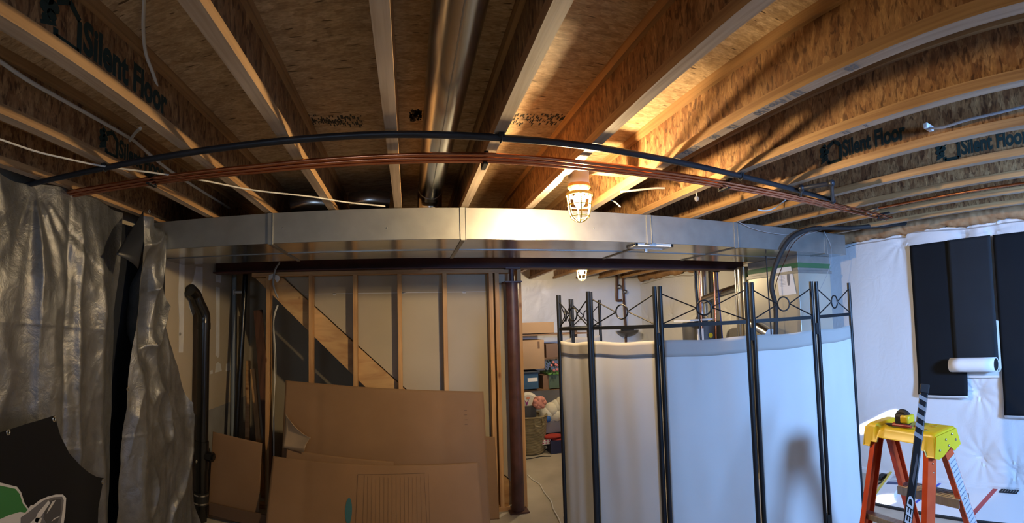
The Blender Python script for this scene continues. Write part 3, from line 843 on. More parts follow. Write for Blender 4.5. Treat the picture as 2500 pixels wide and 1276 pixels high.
# ------------------------------------------------------------------ flattened cardboard
def card(label, tl, tr, yt, yb, bow=.0, group='flattened cardboard boxes by the stud wall', sag=0, creases=()):
    a, c = px(*tl, y=yt), px(*tr, y=yt)
    la, lc = Vector((a.x, yb, .004)), Vector((c.x, yb, .004))
    def fn(s, t):
        top = a.lerp(c, s); bot = la.lerp(lc, s); p = bot.lerp(top, t)
        p.y -= bow * math.sin(PI * s) * t + .006 * noise.noise((p.x * 3, p.z * 3, yt)); p.z += sag * math.sin(PI * s) * t
        for cs, dep in creases: p.y += dep * max(0, 1 - abs(s - cs) / .04)
        return p
    T_ = thing('cardboard_sheet', label, 'cardboard', ((a.x + c.x) / 2, yb, 0), group)
    s_ = link('sheet', B().grid(fn, 80, 40), m_card, T_, solid=.005)
    return T_, fn
T1, fn = card('tall brown cardboard sheet with a torn lower left edge, leaning on the studs', (697, 928), (1180, 955), 4.19, 3.98, .02, creases=((.17, .006), (.79, .006)))
b = B()
for i in range(4): q = fn(.905, 1 - .145 - i * .009 * 4); b.box(q.x - .012, q.x + .012, q.y - .005, q.y - .003, q.z - .002, q.z + .002)
pieces('printed_mark', b, m_cardp, T1)
def torn(s, t):
    a, c, d, e = px(697, 1010, y=4.03), px(718, 1040, y=3.93), px(742, 1104, y=3.96), px(690, 1092, y=4.0)
    p = a.lerp(c, s).lerp(e.lerp(d, s), t); f_ = px(762, 1068, y=3.86); p = p.lerp(f_, .9 * s * math.sin(PI * t)); return p
link('torn_flap', B().grid(torn, 12, 12), m_cardl, T1, solid=.002)
T2, fn = card('front brown cardboard sheet printed with a lined box and a teal oval', (666, 1113), (1168, 1128), 3.95, 3.72, .05, creases=((.17, .006),))
def on_card(u, vv):
    """photograph position to sheet parameters on the front sheet"""
    best = None
    for t_ in [i / 100 for i in range(20, 101)]:
        for s_ in (0.5,): pass
        q = fn(min(1, max(0, (u - 666) / 502)), t_)
        k = proj(q)[1]
        if best is None or abs(k - vv) < best[0]: best = (abs(k - vv), t_)
    return fn((u - 666) / 502, best[1]) + Vector((0, -.006, 0))
def proj(p):
    r = RC.transposed() @ (Vector(p) - Vector((0, 0, EYE))); return 1250 + F * math.atan2(r.x, r.y), V0 - F * r.z / math.hypot(r.x, r.y)
b = B()
def ln(u0, v0_, u1, v1, w_=.003): b.bar(on_card(u0, v0_), on_card(u1, v1), w_, .001, up=(0, 1, 0))
ln(880, 1157, 1038, 1154); ln(880, 1157, 878, 1276); ln(896, 1160, 894, 1276, .002); ln(1036, 1155, 1040, 1276); ln(1046, 1155, 1046, 1276, .002)
for i in range(14):
    u = 904 + i * 9.5; ln(u, 1162 + (i % 3) * 2, u, 1276, .0012)
link('printed_table', b, m_cardp, T2)
b = B()
e = [on_card(861 + 8 * math.cos(a * PI / 12), 1246 + 32 * math.sin(a * PI / 12)) for a in range(24)]
b.prism(e, (0, -.0015, 0)); link('oval_badge', b, m_teal, T2)
T3, _ = card('low brown cardboard sheet at the left beside the black drain pipe', (520, 1053), (640, 1081), 4.02, 3.93, .0)
T4, _ = card('narrow cardboard sheet edge standing behind the tall sheet at the right', (1060, 1055), (1208, 1066), 4.27, 4.14, .0)
T5, _ = card('middle cardboard sheet showing only a slanting top strip behind the front sheet', (700, 1094), (962, 1126), 4.0, 3.80, .02)
tag(link('cardboard_strip', B().bar(px(512, 1240, y=3.9), px(664, 1275, y=3.85), .02, .10), m_cardp), 'thin dark cardboard flap on the floor in front of the low left sheet', 'cardboard')

# ------------------------------------------------------------------ folding screens
PT, RAIL, FT, FB = 1.805, 1.612, 1.540, 0.09
def pos(u, d, vv=760):
    r = px(u, vv, y=1); a = math.atan2(r.x, r.y); return Vector((d * math.sin(a), d * math.cos(a), 0))
def divider(label, panels, hinges):
    c = sum((p for q in panels for p in q), Vector()) / (2 * len(panels)); c.z = 0
    T_ = thing('folding_screen', label, 'folding screen', c, 'white folding screens')
    for (a, c2) in panels:
        for p in (a, c2):
            pp = link('pole', B().tube([p, p + Vector((0, 0, PT))], .0115, 14), m_blk, T_)
        d = (c2 - a).normalized(); L = (c2 - a).length; nrm = Vector((-d.y, d.x, 0)); up = Vector((0, 0, 1))
        link('rail', B().bar(a + up * RAIL, c2 + up * RAIL, .012, .018), m_blk, T_)
        link('bottom_rail', B().bar(a + up * .08, c2 + up * .08, .012, .018), m_blk, T_)
        m = (a + c2) / 2; zc = (RAIL + PT - .035) / 2; R_ = .036; b = B()
        for s_ in (-1, 1):
            e = a if s_ < 0 else c2
            for zz in (RAIL + .008, PT - .035):
                b.tube([e + up * zz, m + d * s_ * R_ + up * (zc)], .0034, 6)
        pieces('crossed_rod', b, m_blk, T_)
        b = B(); b.tube([m + d * R_ * math.cos(k * PI / 14) + up * (zc + R_ * math.sin(k * PI / 14)) for k in range(28)], .004, 8, closed=True)
        link('ring', b, m_blk, T_)
        sd = random.random() * 9
        def cloth(s, t, a=a, c2=c2, sd=sd):
            p = (a + d * .012).lerp(c2 - d * .012, s) + up * (FB + (FT - FB) * t)
            w_ = .003 * math.sin(s * 17 + sd + t * 2) * t * (1 - .6 * t) + .003 * math.sin(s * 7 + sd + t * 3) + .003 * noise.noise((s * 4, t * 5, sd))
            p += nrm * w_; p.z += .004 * math.cos(s * PI * 2) * t ** 6; return p
        fb = link('fabric_panel', B().grid(cloth, 40, 60), m_fab, T_, solid=.0015)
        def hem(s, t, cloth=cloth):
            return cloth(s, 1 - .055 * (1 - t)) - nrm * .0014 * (1 if nrm.y > 0 else -1)
        link('hem', B().grid(hem, 30, 4), m_hem, fb, solid=.0008)
    for h in hinges:
        b = B()
        for zz in (1.52, .5): b.box(h.x - .012, h.x + .012, h.y - .012, h.y + .012, zz, zz + .06)
        pieces('hinge', b, m_blk, T_)
    return T_
p2 = pos(1443, 2.57); p4a = pos(1600, 2.34); p4b = pos(1613, 2.335); p5a = pos(1824, 2.37); p5b = pos(1838, 2.40); p6a = pos(1984, 2.60); p6b = pos(1996, 2.63); p7 = pos(2076, 2.98)
divider('white fabric folding screen with black poles, its four panels facing the viewer', [(p2, p4a), (p4b, p5a), (p5b, p6a), (p6b, p7)], [(p4a + p4b) / 2, (p5a + p5b) / 2, (p6a + p6b) / 2])
r2 = pos(1437, 2.52); r1 = pos(1364, 2.76); s1 = pos(1366, 2.80); q1 = pos(1393, 3.30); q1b = pos(1397, 3.32); q2 = pos(1464, 3.60)
divider('white fabric folding screen bending away behind the left end of the wider one', [(r1, r2), (s1, q1), (q1b, q2)], [(r1 + s1) / 2])

# ------------------------------------------------------------------ step ladder
LC = Vector((1.712, 1.055, 0)); LX = Vector((-.150, -.9887, 0)).normalized(); LY = Vector((-LX.y, LX.x, 0))
def Lp(x, y, z): return LC + LX * x + LY * y + Vector((0, 0, z))
LT = thing('step_ladder', 'orange fibreglass step ladder with a yellow top standing by the white right wall', 'ladder', LC)
ZT = 1.15
def rail(side, far):
    """channel-section side rail from the top to the floor"""
    x0 = side * .150; x1 = side * .215
    y0 = .035 if far else -.045; y1 = .40 if far else -.30
    b = B(); w_, dpt, th = .052, .024, .004
    a = Lp(x0, y0, ZT - .045); c = Lp(x1, y1, .015)
    b.bar(a, c, th, w_, up=LY)                       # web, its width along the depth of the ladder
    off = LX * (-side * dpt / 2)
    dirv = (c - a).normalized(); wv = (LX.cross(dirv)).normalized()
    for s_ in (-1, 1):
        b.bar(a + off + wv * s_ * (w_ / 2 - th / 2), c + off + wv * s_ * (w_ / 2 - th / 2), dpt, th, up=wv)
    o = link('rear_leg' if not far else 'side_rail', b, m_or, LT)
    link('foot', B().box(-.018, .018, -.032, .032, 0, .03).__class__().add([tuple(c + LX * i * .016 + LY * j * .034 + Vector((0, 0, k))) for k in (-.015, .03) for j in (-1, 1) for i in (-1, 1)], [(0, 2, 3, 1), (4, 5, 7, 6), (0, 1, 5, 4), (2, 6, 7, 3), (0, 4, 6, 2), (1, 3, 7, 5)]), m_blkm, o)
    return a, c, o
R = {}
for s_ in (-1, 1):
    for f_ in (False, True): R[s_, f_] = rail(s_, f_)
def at_z(side, far, z):
    a, c, o = R[side, far]; return a + (c - a) * ((a.z - z) / (a.z - c.z))
for i, z in enumerate((.84, .56, .28)):
    a, c = at_z(-1, True, z), at_z(1, True, z)
    b = B(); b.bar(a, c, .078, .004); b.bar(a + LY * .037 - Vector((0, 0, .016)), c + LY * .037 - Vector((0, 0, .016)), .003, .034); b.bar(a - LY * .037 - Vector((0, 0, .016)), c - LY * .037 - Vector((0, 0, .016)), .003, .034)
    for k in range(6): b.bar(a + LY * (-.03 + k * .012) + Vector((0, 0, .003)), c + LY * (-.03 + k * .012) + Vector((0, 0, .003)), .004, .002)
    link('step', b, m_alu, LT)
for z in (.80, .38):
    a, c = at_z(-1, False, z), at_z(1, False, z); b = B(); b.bar(a, c, .03, .004); b.bar(a - LY * .014 - Vector((0, 0, .01)), c - LY * .014 - Vector((0, 0, .01)), .003, .022)
    link('cross_brace', b, m_alu, LT)
# moulded top
def topcap():
    b = B(); n = 44; hx = .183
    prof = [(-.088, -.062), (-.083, -.058), (-.074, -.012), (-.066, .0), (-.05, .003), (.05, .003), (.064, .0), (.072, -.012), (.088, -.062), (.084, -.062), (.066, -.014), (-.066, -.014), (-.082, -.062)]
    vs = []
    for i in range(n + 1):
        x = -hx + 2 * hx * i / n; e = 1 - abs(x) / hx
        for (y, z) in prof:
            zz = z
            if z < -.05: zz = z + (.022 if abs(x) < .10 else 0) - (.022 if abs(x) > .145 else 0)
            yy = y
            if z > -.02 and abs(x + .10) < .018 and y < 0: zz -= .012; yy *= .9       # notch towards the left end
            if -.02 < z and -.17 < x < -.115: zz += .006
            if i in (0, n): zz = zz - (.004 if z > -.02 else 0)
            vs.append(Lp(x, yy, ZT + zz))
    m_ = len(prof)
    fs = [(i * m_ + j, (i + 1) * m_ + j, (i + 1) * m_ + (j + 1) % m_, i * m_ + (j + 1) % m_) for i in range(n) for j in range(m_)]
    fs += [tuple(range(m_)), tuple(reversed(range(n * m_, (n + 1) * m_)))]
    b.add(vs, fs)
    for s_ in (-1, 1):                              # end cheeks
        b.prism([Lp(s_ * .184, y, ZT + z) for y, z in ((-.086, -.085), (-.07, -.008), (.066, -.008), (.092, -.078), (.045, -.092), (.02, -.07), (-.03, -.092), (-.06, -.096))], LX * (s_ * .006))
    return b
tp = link('ladder_top', topcap(), m_yel, LT, smooth=50)
b = B()
for y, z in ((-.055, -.062), (-.012, -.032), (.005, -.06), (.03, -.022), (.055, -.05)): b.ball(Lp(.191, y, ZT + z), .0055, 10, 6)
for z in (-.115, -.15): b.ball(Lp(.158, -.06, ZT + z), .004, 8, 6)
pieces('rivet', b, m_rivet, LT)
b = B()
for x, y in ((.115, .02), (.115, -.045), (.02, .045), (-.145, .01)):
    b.tube([Lp(x + .012 * math.cos(k * PI / 8), y + .012 * math.sin(k * PI / 8), ZT + .0045) for k in range(16)], .002, 6, closed=True)
pieces('moulded_ring', b, mat('dark_yellow', (.35, .22, .01), .5), tp)
b = B()
for cx_ in (.055, -.06):
    for k in range(3): b.tube([Lp(cx_ + (.012 + .006 * k) * math.cos(q * PI / 8), (.024 - .005 * k) * math.sin(q * PI / 8), ZT + .004) for q in range(16)], .0013, 5, closed=True)
pieces('orange_emblem', b, mat('orange_print', (.6, .16, .01), .6), tp)
# labels on the right-hand rear rail
a, c, o_ = R[1, True]
def onrail(t0, t1, wd, m, nm, dx=.004, shift=0):
    p0 = a.lerp(c, t0) + LX * dx; p1 = a.lerp(c, t1) + LX * dx; dv = (c - a).normalized(); wv = LX.cross(dv).normalized()
    p0 += wv * shift; p1 += wv * shift
    link(nm, B().add([p0 - wv * wd / 2, p0 + wv * wd / 2, p1 + wv * wd / 2, p1 - wv * wd / 2], [(0, 1, 2, 3), (3, 2, 1, 0)]), m, o_, smooth=0)
onrail(.075, .40, .044, m_paper, 'warning_label'); onrail(.40, .50, .044, mat('label_red', (.5, .03, .03), .5), 'warning_label', .0045); onrail(.50, .62, .044, mat('label_blue', (.02, .05, .25), .5), 'warning_label', .0045)
b = B(); dv = (c - a).normalized(); wv = LX.cross(dv).normalized()
for i in range(16):
    p0 = a.lerp(c, .09 + i * .019) + LX * .005; b.add([p0 - wv * .018, p0 + wv * .018, p0 + wv * .018 + dv * .004, p0 - wv * .018 + dv * .004], [(0, 1, 2, 3), (3, 2, 1, 0)])
for i in range(4):
    p0 = a.lerp(c, .41 + i * .022) + LX * .006; b.add([p0 - wv * .014, p0 + wv * .014, p0 + wv * .014 + dv * .008, p0 - wv * .014 + dv * .008], [(0, 1, 2, 3), (3, 2, 1, 0)])
pieces('label_print', b, mat('label_ink', (.30, .36, .45), .6), o_, smooth=0)
b = B()
for s_ in (-1, 1):
    p = at_z(s_, True, .84); b.ball(p + LX * s_ * .004, .006, 8, 6)
pieces('rivet', b, m_rivet, LT)

# tape measure and marker on the ladder top
q = Lp(-.012, -.02, ZT + .0045)
t = thing('tape_measure', 'black and yellow tape measure on the ladder top', 'tape measure', q)
def lb(x0, x1, y0, y1, z0, z1): return B().add([q + LX * x + LY * y + Vector((0, 0, z)) for z in (z0, z1) for y in (y0, y1) for x in (x0, x1)], [(0, 2, 3, 1), (4, 5, 7, 6), (0, 1, 5, 4), (2, 6, 7, 3), (0, 4, 6, 2), (1, 3, 7, 5)])
link('case', lb(-.036, .034, -.02, .02, 0, .05), m_blkm, t, bevel=.012)
link('side_plate', lb(-.0, .045, -.024, .024, .012, .046), m_yel, t, bevel=.008)
link('grip', B().tube([q + LX * (.03 * math.cos(k * PI / 8)) + Vector((0, 0, .03 + .025 * math.sin(k * PI / 8))) - LY * .0 for k in range(9)], .012, 8), m_blkm, t)
p0 = Lp(-.075, -.062, ZT + .013); p1 = Lp(.055, -.052, ZT + .012)
t = thing('marker_pen', 'red and black marker lying in front of the tape measure', 'pen', (p0 + p1) / 2)
link('barrel', B().tube([p0.lerp(p1, .25), p1], .0065, 12), mat('dark_red_plastic', (.25, .02, .025), .4), t)
link('cap', B().tube([p0, p0.lerp(p1, .12), p0.lerp(p1, .3)], [.002, .0055, .0068], 12), m_blkm, t)

# hockey stick leaning on the ladder
hs = pos(2257, 1.0, 940); ht = px(2257, 940, y=1); 
def ray_at(u, vv, d):
    r = px(u, vv, y=1) - Vector((0, 0, EYE)); s_ = d / math.hypot(r.x, r.y); return Vector((r.x * s_, r.y * s_, r.z * s_ + EYE))
h_top = ray_at(2258, 940, 1.80); h_mid = ray_at(2216, 1276, 1.68)
hd = (h_mid - h_top).normalized(); h_bot = h_top + hd * ((h_top.z - .06) / -hd.z)
T_ = thing('hockey_stick', 'black hockey stick with white lettering leaning against the ladder', 'hockey stick', Vector((h_bot.x, h_bot.y, 0)))
side = hd.cross(Vector((-h_top.x, -h_top.y, 0)).normalized()).normalized()
if side.dot(Vector((h_top.y, -h_top.x, 0))) < 0: side = -side
fr = side.cross(hd).normalized()
if fr.dot(h_top) > 0: fr = -fr
link('shaft', B().bar(h_top, h_bot, .031, .021, up=fr), m_blk, T_, bevel=.004)
bl = B(); fl = (LX * -1); 
blade = [h_bot, h_bot + Vector((.03, .02, -.03)), h_bot + Vector((.16, .16, -.052)), h_bot + Vector((.24, .25, -.05)), h_bot + Vector((.24, .25, .02)), h_bot + Vector((.14, .14, .02)), h_bot + Vector((0, 0, .05))]
link('blade', B().prism(blade, (.007, -.007, 0)), m_blkm, T_)
b = B(); L_ = (h_bot - h_top).length
for k in range(5):
    a0 = h_top + hd * (.035 + k * .033)
    b.add([a0 - side * .0165 + fr * .0115, a0 + side * .0165 + fr * .0115 + hd * .014, a0 + side * .0165 + fr * .0115 + hd * .028, a0 - side * .0165 + fr * .0115 + hd * .014], [(0, 1, 2, 3), (3, 2, 1, 0)])
pieces('grip_tape', b, mat('worn_white_tape', (.55, .55, .56), .6), T_, smooth=0)
link('butt_end', B().bar(h_top - hd * .004, h_top + hd * .03, .036, .026, up=fr), m_blkm, T_, bevel=.004)
# letters run up the shaft
b0 = h_top + hd * ((h_mid - h_top).length * .757 + .175)
text_mesh('SPEED', .031, lambda x_, y_: b0 - hd * x_ * 1.7 + (-side) * (y_ - .011) + fr * .0112, 'lettering', mat('white_lettering', (.6, .6, .6), .5), T_, bold=.0008, shear=.3)
b = B(); a0 = h_top + hd * .24
b.add([a0 + side * .002 + fr * .0112, a0 + side * .009 + fr * .0112 + hd * .02, a0 + side * .004 + fr * .0112 + hd * .11, a0 - side * .004 + fr * .0112 + hd * .09], [(0, 1, 2, 3), (3, 2, 1, 0)])
link('silver_stripe', b, mat('silver_print', (.3, .3, .33), .3, .5), T_, smooth=0)

# ------------------------------------------------------------------ right wall: black paper panels
def panel(u0, u1, zt_, zb_, x, label, mt, curl):
    y0 = px(u0, 700, x=x).y; y1 = px(u1, 700, x=x).y
    T_ = thing('black_paper_panel', label, 'paper panel', (x, (y0 + y1) / 2, zb_), 'black paper panels on the right wall')
    def fn(s, t):
        z = zb_ + (zt_ - zb_) * t
        return (x - .012 * math.sin(s * PI) * (1 - t) - (.02 if curl else 0) * max(0, 1 - t * 8) ** 2 + .004 * noise.noise((s * 3, z * 2, x)), y0 + (y1 - y0) * s, z)
    link('sheet', B().grid(fn, 12, 40), mt, T_, solid=.003)
    if curl:
        def fc(s, t): p = fn(s, 0); return (p[0] - .006 + .03 * t, p[1], p[2] - .028 * t)
        link('white_edge', B().grid(fc, 12, 3), m_paper, T_, solid=.001)
    return T_, y0, y1
panel(2227, 2347, 2.19, 0.82, XR - .09, 'left black paper panel on the right wall, hanging longest with a curled bottom', m_black_paper, True)
panel(2432, 2540, 2.19, 0.66, XR - .09, 'black paper panel right of the rolled-up one on the right wall', m_black_paper, True)
T_, y0, y1 = panel(2320, 2426, 2.19, 1.04, XR - .115, 'middle grey-black paper panel whose bottom is rolled up', m_black_paper2, False)
zr = px(2380, 890, x=XR - .18).z
b = B()
def roll(s, t):
    a = t * 2 * PI * 1.9 - PI * .5; r = .062 - .006 * t
    return (XR - .18 + r * math.cos(a), y0 + .012 + (y1 - y0 - .012) * s, zr + r * math.sin(a))
link('rolled_bottom', B().grid(roll, 4, 60), m_paper, T_, solid=.0015)
link('roll_end', B().tube([(XR - .18, y1 - .001, zr), (XR - .18, y1 + .012, zr)], .05, 24), m_blkm, T_)

# ------------------------------------------------------------------ floor of the shooting corner
tag(link('shooting_panel', B().box(3.30, 3.90, -1.6, 2.62, 0.001, .012), m_ice), 'smooth white shooting panel on the floor along the right wall', 'floor panel')
tag(link('rubber_edge', B().box(3.275, 3.30, -1.6, 2.64, 0, .016).box(3.275, 3.90, 2.62, 2.64, 0, .016), m_blkm), 'black rubber edging around the white floor panel', 'edging')
tag(link('tape_line', B().box(3.30, 3.90, 1.545, 1.59, .012, .0135), m_red), 'red tape line across the white floor panel', 'tape line', 'tape lines on the white floor panel')
tag(link('tape_line', B().box(3.30, 3.90, 2.09, 2.115, .012, .0135), m_blue), 'blue tape line across the white floor panel', 'tape line', 'tape lines on the white floor panel')
c0 = px(2470, 1195, z=.01)
t = thing('floor_vent', 'small black floor vent at the foot of the right wall', 'vent', (c0.x - .03, c0.y, .012))
link('frame', B().box(c0.x - .08, c0.x - .0, c0.y - .07, c0.y + .09, .012, .018), m_blkm, t)
b = B()
for i in range(6): b.box(c0.x - .075, c0.x - .01, c0.y - .06 + i * .024, c0.y - .055 + i * .024, .018, .021)
pieces('slat', b, m_galvd, t)
q = px(2243, 1160, z=.03); q.x = min(q.x, 3.78)
q = px(2243, 1160, x=3.72); q.z = .012
tag(link('tape_roll', B().lathe([(.022, 0), (.048, 0), (.048, .024), (.022, .024), (.022, 0.0)], q, 28), m_blkm), 'roll of black tape on the white floor panel behind the ladder', 'tape')
q = px(2152, 1160, z=.03)
t = thing('power_adapter', 'small black power adapter on the floor left of the ladder', 'power adapter', (q.x, q.y, 0))
link('case', B().box(q.x - .05, q.x + .05, q.y - .03, q.y + .03, 0, .035), m_blkm, t, bevel=.004)
link('cord', B().tube(spline([(q.x + .04, q.y, .02), (q.x + .1, q.y + .08, .006), (q.x + .12, q.y + .2, .006), (q.x + .25, q.y + .18, .006), (q.x + .3, q.y + .28, .006), (q.x - .1, q.y + .35, .006)], 6), .003, 6), m_blkm, t)
# long flat carton with yellow edges
a0, a1 = px(2140, 1212, z=.03), px(2196, 1132, z=.03)
dv = (a1 - a0).normalized(); sv = Vector((dv.y, -dv.x, 0))
t = thing('flat_carton', 'long white and yellow printed carton on the floor behind the ladder legs', 'carton', ((a0 + a1) / 2).xy.to_3d())
def cb(s0, s1, w0, w1, z0, z1): return B().add([a0.xy.to_3d() + dv * s * (a1 - a0).length + sv * w_ + Vector((0, 0, z)) for z in (z0, z1) for w_ in (w0, w1) for s in (s0, s1)], [(0, 2, 3, 1), (4, 5, 7, 6), (0, 1, 5, 4), (2, 6, 7, 3), (0, 4, 6, 2), (1, 3, 7, 5)])
link('body', cb(0, 1, 0, .15, 0, .05), m_paper, t)
link('yellow_edge', cb(0, 1, -.025, .0, 0, .052), m_yel, t)
link('blue_label', cb(.62, .8, .03, .13, .05, .051), mat('label_blue2', (.02, .06, .3), .5), t); link('blue_label', cb(.28, .36, .02, .13, .05, .051), mat('label_blue3', (.03, .05, .15), .5), t)
b = B()
for i in range(5): b.add(cb(.40 + i * .04, .41 + i * .04, .03, .13, .05, .0512).v, [(4, 5, 7, 6)])
link('printed_lines', b, m_inkg, t, smooth=0)

# ------------------------------------------------------------------ furnace plenum under the duct
T_ = thing('furnace_return', 'tall sheet metal furnace drop below the duct behind the folding screen', 'furnace', (3.43, 3.38, 0))
x0, x1, y0, y1 = 3.17, 3.62, 3.02, 3.72
link('cabinet', B().box(x0, x1, y0, y1, 0, 2.02), m_sheet, T_, bevel=.004)
b = B(); b.prism([(x0, y0, 2.02), (x1, y0, 2.02), (x1, y1, 2.02), (x0, y1, 2.02)], (0, 0, .14)); link('collar', b, m_galv, T_, bevel=.003)
link('green_tape', B().box(x0 - .003, x1 + .003, y0 - .003, y1 + .003, 2.045, 2.09), m_green_tape, T_)
link('flange', B().box(x0 - .012, x1 + .012, y0 - .012, y1 + .012, 1.995, 2.02), m_galv, T_)
pa_, pb_, pc_, pd_ = [px(u, vv, x=x0 - .004) for u, vv in ((1893, 655), (1931, 650), (1944, 717), (1903, 722))]
o = link('instruction_sheet', B().prism([pa_, pb_, pc_, pd_], (-.001, 0, 0)), m_paper, T_, smooth=0)
b = B()
for i in range(9):
    s0 = .12 + i * .05
    p0 = pa_.lerp(pd_, s0 + .15).lerp(pb_.lerp(pc_, s0 + .15), .15); p1 = pa_.lerp(pd_, s0 + .15).lerp(pb_.lerp(pc_, s0 + .15), .5)
    b.bar(p0 - Vector((.002, 0, 0)), p1 - Vector((.002, 0, 0)), .0015, .003, up=(1, 0, 0))
p0 = pa_.lerp(pd_, .3).lerp(pb_.lerp(pc_, .3), .75)
b.prism([p0 + Vector((-.002, .02 * math.cos(k * PI / 6), -.03 + .07 * math.sin(k * PI / 6))) for k in range(12)], (-.0005, 0, 0))
link('print', b, m_inkg, o, smooth=0)
# black flexible line hanging in front of it
pts = [px(2270, 541, y=2.2), px(2170, 548, y=2.35), px(2080, 556, y=2.55), px(1990, 557, y=2.70), px(1935, 578, y=2.76), px(1905, 620, y=2.80), (px(1887, 670, y=2.84)), px(1884, 705, y=2.86), px(1893, 745, y=2.88), px(1894, 800, y=2.90), px(1890, 900, y=2.95), px(1890, 1000, y=3.0)]
tag(link('black_hose', B().tube(spline(pts, 6), .02, 12), m_blkm), 'thick black hose curving down in front of the furnace drop', 'hose')
pts = [px(1995, 552, y=2.68), px(1940, 590, y=2.78), px(1915, 640, y=2.84), px(1895, 690, y=2.87), px(1888, 740, y=2.9)]
tag(link('thin_wire', B().tube(spline(pts, 5), .0035, 6), m_copper), 'thin tan wire beside the thick black hose', 'cable', 'thin wires by the furnace drop')
pts = [px(2012, 565, y=2.80), px(2028, 600, y=2.83), px(2027, 645, y=2.86), px(2010, 690, y=2.9), px(1985, 735, y=2.92), px(1965, 775, y=2.95)]
tag(link('thin_wire', B().tube(spline(pts, 5), .0025, 6), m_gcable), 'thin grey wire looping below the right end of the duct', 'cable', 'thin wires by the furnace drop')
pts = [px(1800, 540, y=2.82), px(1845, 560, y=2.82), px(1900, 571, y=2.82), px(1960, 573, y=2.82), px(2010, 560, y=2.82)]
tag(link('thin_wire', B().tube(spline(pts, 5), .0025, 6), m_gcable), 'thin dark wire sagging across the front of the duct at the right', 'cable', 'thin wires by the furnace drop')
tag(link('metal_rod', B().tube([px(1870, 625, y=3.1), px(1884, 830, y=3.1)], .006, 8), m_blkm), 'thin dark rod standing before the furnace drop', 'rod')

# ------------------------------------------------------------------ water heater and flues
HX, HY = 3.42, 4.95
T_ = thing('water_heater', 'grey cylindrical water heater behind the folding screen', 'water heater', (HX, HY, 0))
zt = px(1740, 783, y=HY).z
link('tank', B().lathe([(.235, 0), (.245, .02), (.245, zt - .03), (.235, zt)], (HX, HY, 0), 40), mat('grey_tank', (.045, .045, .05), .5), T_)
link('draft_hood', B().lathe([(.10, zt), (.075, zt + .05), (.05, zt + .08)], (HX, HY, 0), 24), m_galvr, T_)
link('vent_pipe', B().tube(spline([(HX, HY, zt + .06), (HX, HY, zt + .2), (HX + .05, HY - .05, zt + .28), (HX + .35, HY - .5, zt + .42)], 6), .05, 22), m_galvr, T_)
q = px(1712, 810, y=HY - .24); b = B().box(q.x - .06, q.x + .02, HY - .262, HY - .235, q.z - .12, q.z + .04); link('label', b, m_paper, T_)
q = px(1734, 818, y=HY - .24); link('sticker', B().lathe([(.03, 0), (.03, .004)], (q.x, HY - .248, q.z), 20, Matrix.Rotation(PI / 2, 3, 'X')), m_yel, T_)
tag(link('white_shelf', B().bar(px(1665, 783, y=4.75), px(1725, 779, y=4.9), .25, .02), m_white), 'white panel edge projecting left of the water heater top', 'panel')
for u, r, l, m_, y in ((1722, .075, 'wide round flue rising behind the water heater', m_galvr, 5.3), (1740, .05, 'narrower dark flue beside the wide one', m_galvd, 5.35)):
    p = px(u, 760, y=y); b = B().tube([(p.x, p.y, 1.4), (p.x, p.y, 2.5)], r, 24); b.tube([(p.x, p.y, 1.4), (p.x, p.y, 0)], r, 24)
    tag(link('flue_pipe', b, m_), l, 'pipe', 'pipes by the water heater')
for u, r, l, m_ in ((1710, .012, 'copper pipe rising left of the water heater flue', m_copper), (1745, .012, 'copper pipe rising right of the water heater flue', m_copper), (1753, .009, 'blue plastic water pipe by the water heater', m_blue), (1699, .02, 'black vertical pipe left of the water heater', m_blackp)):
    p = px(u, 700, y=4.7); p2_ = px(u + (11 if m_ in (m_blackp, m_blue) else 3), 830, y=4.7)
    b = B().tube([p + Vector((0, 0, .45)), p, p2_, Vector((p2_.x, p2_.y, 0))], r, 10)
    tag(link('water_pipe', b, m_), l, 'pipe', 'pipes by the water heater')
p = px(1750, 660, y=4.7); b = B().box(p.x - .08, p.x + .02, p.y - .03, p.y + .0, p.z - .02, p.z + .02)
tag(link('pipe_bracket', b, m_blkm), 'black bracket on the pipes over the water heater', 'bracket')
for u, r, l in ((1803, .035, 'slim vertical metal pipe left of the furnace drop'), (1818, .07, 'vertical round duct just left of the furnace drop')):
    p = px(u, 720, y=3.95 if r > .05 else 4.1)
    tag(link('flue_pipe', B().tube([(p.x, p.y, 0), (p.x, p.y, 2.15)], r, 22), m_galvr), l, 'pipe', 'pipes by the water heater')
a, c = px(1843, 792, y=3.6), px(1880, 815, y=3.3)
tag(link('flue_pipe', B().tube([a + (a - c) * .15, c], .05, 20), m_galvr), 'slanting shiny duct low in front of the furnace drop', 'pipe', 'pipes by the water heater')

# ------------------------------------------------------------------ pipes and panel on the far wall
FY = YF - .10
T_ = thing('water_service', 'brown copper service pipes with a meter on the far white wall', 'pipe', px(1520, 830, y=FY))
link('pipe_run', B().tube(spline([px(1505, 658, y=FY), px(1506, 690, y=FY), px(1506, 728, y=FY), px(1508, 733, y=FY), px(1518, 733, y=FY)], 4), .022, 10), m_darkw, T_)
link('pipe_run', B().tube([px(1519, 658, y=FY), px(1522, 700, y=FY), px(1524, 740, y=FY), px(1528, 800, y=FY), px(1529, 900, y=FY)], .02, 10), m_darkw, T_)
link('pipe_run', B().tube([px(1505, 660, y=FY), px(1560, 655, y=FY - .1)], .02, 10), m_darkw, T_)
for u, vv in ((1512, 700), (1526, 712)): link('valve', B().ball(px(u, vv, y=FY - .02), .04), m_galvd, T_)
T_ = thing('utility_sink_light', 'dark oval fixture with a clear bowl on the far wall pipes', 'fixture', px(1532, 830, y=FY - .05))
q = px(1532, 803, y=FY - .05)
link('bracket', B().box(q.x - .10, q.x + .10, q.y - .05, q.y + .05, q.z - .03, q.z + .05), m_blkm, T_)
